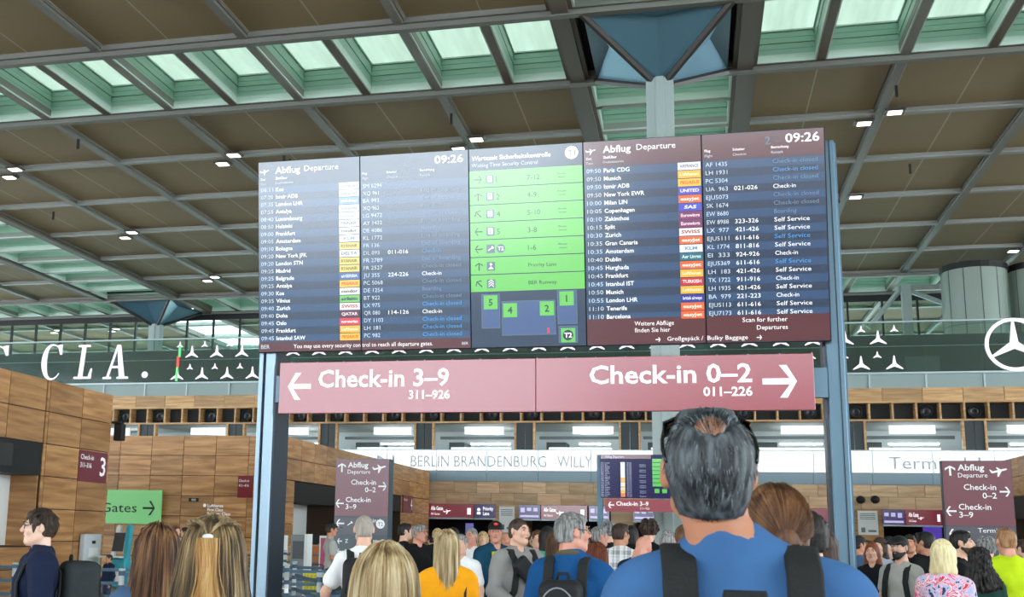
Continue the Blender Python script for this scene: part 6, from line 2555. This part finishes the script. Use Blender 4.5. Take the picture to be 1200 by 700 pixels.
backpack(e, s, 'black backpack with wide straps on the grey hoodie man', PACK, STRAP, (.15, .09, .2), 1.15, -.25, o=.018)

# ---------- 11 grey-haired man, blue jacket
e, H, s = person(672, 601, 7.1, -14, 'grey-haired man with dark glasses in a blue jacket, turned to the right', top='jacket', topm=C_TEALB, legm=C_JEANS, hairs='short', hairm=HG, skinm=SK4, vox=.006, tvox=.010, seed=12, yaw=-56,
                 glasses=mat('dark_frame', (26, 26, 30), .3), eyes=True)
add_part('hair_strands', strand_mesh(short_paths(H, 2600, .032, 28, lambda p, v: p[2] > 1.585 and not (v[1] > .35 and p[2] < 1.715) and not (abs(v[0]) > .6 and v[1] > -.3 and p[2] < 1.675), rad=(.081, .100, .109)), .0014), strandmat('grey_short', [(82, 82, 80), (118, 118, 116), (150, 150, 148), (186, 186, 184)]), e)
mb = MB(); mb.tube([(.070 * math.sin(a), -.03 - .072 * math.cos(a), 1.500 + .016 * math.cos(a)) for a in np.linspace(-2.6, 2.6, 14)], .020, 8); mb.build('collar', C_OLIVE, e, True)
backpack(e, s, 'small black backpack with grey piping on the man in the blue jacket', PACK, STRAP, (.13, .09, .19), 1.17, -.25, trim=TRIM, o=.02)

# ---------- 12 plaid shirt man
e, H, s = person(728, 613, 12.8, -8, 'man in grey and white plaid shirt with short dark hair', top='shirt', topm=C_PLAID, legm=C_GREYT, hairs='short', hairm=HD, skinm=SK2, yaw=-35, seed=2, tvox=.012)

# ---------- the rest of the crowd
QUEUE = 'people standing further back in the queue'


STR = {}


def crowd_strands(e, H, style, m):
    if style in ('short', 'short_thin', 'buzz', 'fringe'):
        k = ('s', rH(H))
        if k not in STR:
            STR[k] = strand_mesh(short_paths(H, 1100, .03, 3, lambda p, v: p[2] > 1.60 and not (v[1] > .33 and p[2] < 1.715) and not (abs(v[0]) > .6 and v[1] > -.3 and p[2] < 1.675) and not (style == 'short_thin' and p[2] > 1.74 and v[1] < .2), rad=(.081, .100, .109)), .002)
    elif style in ('long', 'longwavy'):
        k = ('l', rH(H))
        if k not in STR:
            STR[k] = strand_mesh(fall_paths(H, 700, 1.25, 3, wave=.006 if style == 'longwavy' else .002), .003)
    else:
        return
    add_part('hair_strands', STR[k], m, e)


def crowd(u, v, d, face, label, **k):
    k.setdefault('topm', C_BLACK); k.setdefault('legm', C_JEANS); k.setdefault('hairm', HD); k.setdefault('skinm', SK1)
    k.setdefault('vox', .012 if d < 16 else .014)
    k.setdefault('tvox', .016)
    k.setdefault('seed', 1)
    r = person(u, v, d, face, label, **k)
    if d < 12.6 and k.get('hairs', 'short') and not k.get('cap'):
        crowd_strands(r[0], r[1], k.get('hairs', 'short'), k['hairm'])
    return r


# left part
crowd(168, 618, 26, 30, 'woman with dark hair standing by the kiosk under the green sign', sex='f', hairs='long', hairm=HD, topm=C_OLIVE, top='sweater')
crowd(207, 616, 22, -150, 'light-haired man between the two long-haired women', hairm=HM, topm=C_LILAC, top='shirt')
crowd(217, 618, 24, 90, 'dark-haired person half hidden behind the wavy blond woman', hairm=HB, topm=C_LILAC, top='shirt')
crowd(389, 612, 20.3, -80, 'man in a black cap and light shirt by the magenta poster', cap=mat('cap_black', (22, 22, 26), .7), topm=C_GREYTEE, pose='fore', skinm=SK2, hoff=.03)
crowd(366, 628, 36, 180, 'dark-haired clerk behind the orange counter', hairm=HB, topm=C_BLACK, top='shirt')
crowd(128, 650, 20, 120, 'dark-clothed person low beside the kiosk, behind the backpack', hairm=HB, topm=C_NAVY, top='jacket', skinm=SK2)
# centre
crowd(476, 613, 16.0, -60, 'dark-haired man in black right of the tall left pylon', hairm=HB, topm=C_BLACK, top='shirt', yaw=-25)
crowd(492, 614, 14.3, -150, 'grey-haired man with glasses in a black sweater, looking right', hairs='short_thin', hairm=HG, skinm=SK4, topm=C_BLACK, top='sweater', yaw=30, glasses=mat('wire_frame', (90, 84, 80), .3, metal=.6), vox=.009, eyes=True)
crowd(513, 619, 17, 0, 'person behind the orange woman, dark coat and light hair', hairm=HBL, topm=C_BLACK, top='jacket')
crowd(531, 618, 16, 20, 'person in a dark shirt seen just right of the orange woman', hairm=HB, topm=C_BLACK, top='shirt')
crowd(540, 626, 12.2, 170, 'person holding a striped bag behind the orange woman', hairm=HG, topm=C_WHITE, top='tee', hairs='short')
crowd(552, 618, 15.2, 150, 'man in a white t-shirt holding a phone to his ear', pose='call', topm=C_WHITE, hairs='buzz', hairm=HG, skinm=SK4, eyes=True, vox=.01)
crowd(566, 623, 17.6, 180, 'blond woman behind the man in the black cap', sex='f', hairs='bob', hairm=HBL, topm=C_OLIVE, top='sweater')
crowd(594, 624, 15.0, 175, 'balding man partly hidden behind the grey hoodie man', hairs='bald', hairm=HBL, topm=C_BEIGE, skinm=SK4)
crowd(630, 621, 14.5, 185, 'fair-haired person in a pale top right of the grey hoodie man', hairm=HM, topm=C_BEIGE, top='shirt')
crowd(641, 617, 13.2, 15, 'dark-haired woman in a teal green top', sex='f', hairs='bob', hairm=HB, topm=C_GREEN)
crowd(650, 626, 11.6, 10, 'woman with long light brown hair left of the grey-haired man', sex='f', hairs='long', hairm=HM, topm=C_OLIVE, top='sweater')
crowd(698, 637, 10.0, 30, 'red-haired woman right beside the man in the blue jacket', sex='f', hairs='long', hairm=HR, topm=C_BLACK)
crowd(703, 617, 13.6, -70, 'grey-haired man in an olive jacket, looking right', hairs='short', hairm=HG, skinm=SK4, topm=C_OLIVE, top='jacket')
crowd(712, 613, 16.5, 10, 'person with grey curls behind the olive-jacket man', hairs='curly', hairm=HG, topm=C_BLACK)
crowd(741, 616, 18, -40, 'dark-haired woman behind the plaid shirt man', sex='f', hairs='bob', hairm=HB, topm=C_BLACK)
crowd(761, 607, 15.0, -30, 'man with thick curly dark hair in a black top', hairs='curly', hairm=HD, topm=C_BLACK, top='tee', hoff=.045)
crowd(755, 628, 11.4, -40, 'bald man bowing his head beside the plaid shirt man', hairs=None, topm=C_NAVY, top='sweater', pitch=-38, skinm=SK4)
crowd(783, 621, 10.4, 0, 'man with short grey hair in a navy top left of the big man', hairs='short', hairm=HG, topm=C_NAVY, top='shirt', skinm=SK4)
crowd(802, 615, 9.2, 10, 'man with cropped brown hair close to the big man\'s neck', hairs='short', hairm=HM, topm=C_BLACK, top='tee')
crowd(943, 598, 5.2, 20, 'dark-haired man in a black jacket between the bun woman and right post', hairs='short', hairm=HB, topm=C_BLACK, top='jacket')
crowd(966, 621, 9.0, 0, 'person in dark clothes directly left of the right post', hairs='bob', sex='f', hairm=HD, topm=C_BLACK, top='jacket')
# right
crowd(1006, 627, 16.5, -20, 'man in a dark cap and blue shirt just right of the right post', hairm=HB, topm=C_DENIM, top='shirt', cap=mat('cap_black', (22, 22, 26), .7), yaw=-40, hoff=.03, skinm=SK2)
crowd(1021, 635, 13.2, 170, 'woman with long auburn hair in a black cardigan', sex='f', hairs='longwavy', hairm=HR, topm=C_BLACK, top='sweater', pose='folded', vox=.009, eyes=True)
crowd(1030, 630, 15, 160, 'woman with brown hair behind the auburn-haired woman', sex='f', hairs='bob', hairm=HD, topm=C_LILAC)
crowd(1041, 628, 17, 140, 'person in a dark cap behind the bearded man', hairs='short', hairm=HB, topm=C_BEIGE, cap=mat('cap_black', (22, 22, 26), .7), hoff=.03)
e, H, s = crowd(1053, 627, 12.6, 150, 'bearded man in grey t-shirt and black cap', hairs='buzz', hairm=HB, topm=C_GREYTEE, cap=mat('cap_black', (22, 22, 26), .7), beard=HB, hoff=.03, vox=.009, eyes=True)
backpack(e, s, 'black backpack worn by the bearded man in grey', PACK, STRAP)
crowd(1066, 626, 15.6, 175, 'dark-haired man between the bearded man and the black jacket', hairs='short', hairm=HB, topm=C_BLACK, skinm=SK2, pose='call')
crowd(1082, 623, 13.2, 40, 'dark-haired man in black jacket and pale jeans, seen from behind', hairs='short', hairm=HB, topm=C_BLACK, top='jacket', legm=C_LJEAN, yaw=25, skinm=SK2)
crowd(1104, 630, 9.6, -12, 'woman with short pale blond hair in a pink floral shirt', sex='f', hairs='bob', hairm=HPL, topm=C_FLORAL, top='shirt', vox=.009, pose='fore', hoff=.026)
crowd(1127, 622, 12.2, -100, 'bearded man in black t-shirt in profile facing right', hairs='short', hairm=HB, topm=C_BLACK, beard=HD, pose='phone', vox=.009, eyes=True)
crowd(1146, 640, 11.2, 10, 'woman with a big mass of dark hair and dark green top', sex='f', hairs='bigcurl', hairm=HB, topm=C_DKG, hoff=.04)
crowd(1156, 628, 14.4, -20, 'person with curly grey hair before the right pylon', hairs='curly', hairm=HG, topm=C_BLACK, hoff=.045)
e, H, s = crowd(1177, 619, 11.6, 28, 'man with thinning ginger hair in a bright lime jacket', hairs='short_thin', hairm=hairmat('ginger', (150, 104, 70), (190, 146, 104)), topm=C_LIME, top='jacket', skinm=SK4, vox=.009, tvox=.012, pose='wide')
crowd(1197, 632, 16, 60, 'dark-haired person cut off at the right photo edge', hairs='short', hairm=HD, topm=C_BLACK)
for k_, (u, v, d, hm, tm, hs, lb) in enumerate(((560, 632, 24, HB, C_BLACK, 'short', 'small far person in black under the far maroon gates sign'), (625, 628, 25, HD, C_NAVY, 'short', 'far dark-haired person behind the grey hoodie man'), (685, 629, 22, HD, C_GREEN, 'bob', 'far person behind the grey-haired man in blue'), (745, 626, 26, HM, C_OLIVE, 'short', 'far person beyond the plaid shirt man'),
                                             (1036, 634, 24, HB, C_BLACK, 'short', 'far dark-haired person beyond the auburn-haired woman'), (1096, 634, 20, HD, C_NAVY, 'bob', 'far person between the black jacket man and the blond floral woman'), (505, 628, 25, HB, C_BLACK, 'short', 'far person in black beyond the orange woman'), (975, 633, 20, HD, C_BLACK, 'short', 'far person beside the right post'))):
    crowd(u, v, d, (k_ * 67) % 360, lb, hairs=hs, hairm=hm, topm=tm, sex='f' if hs == 'bob' else 'm')
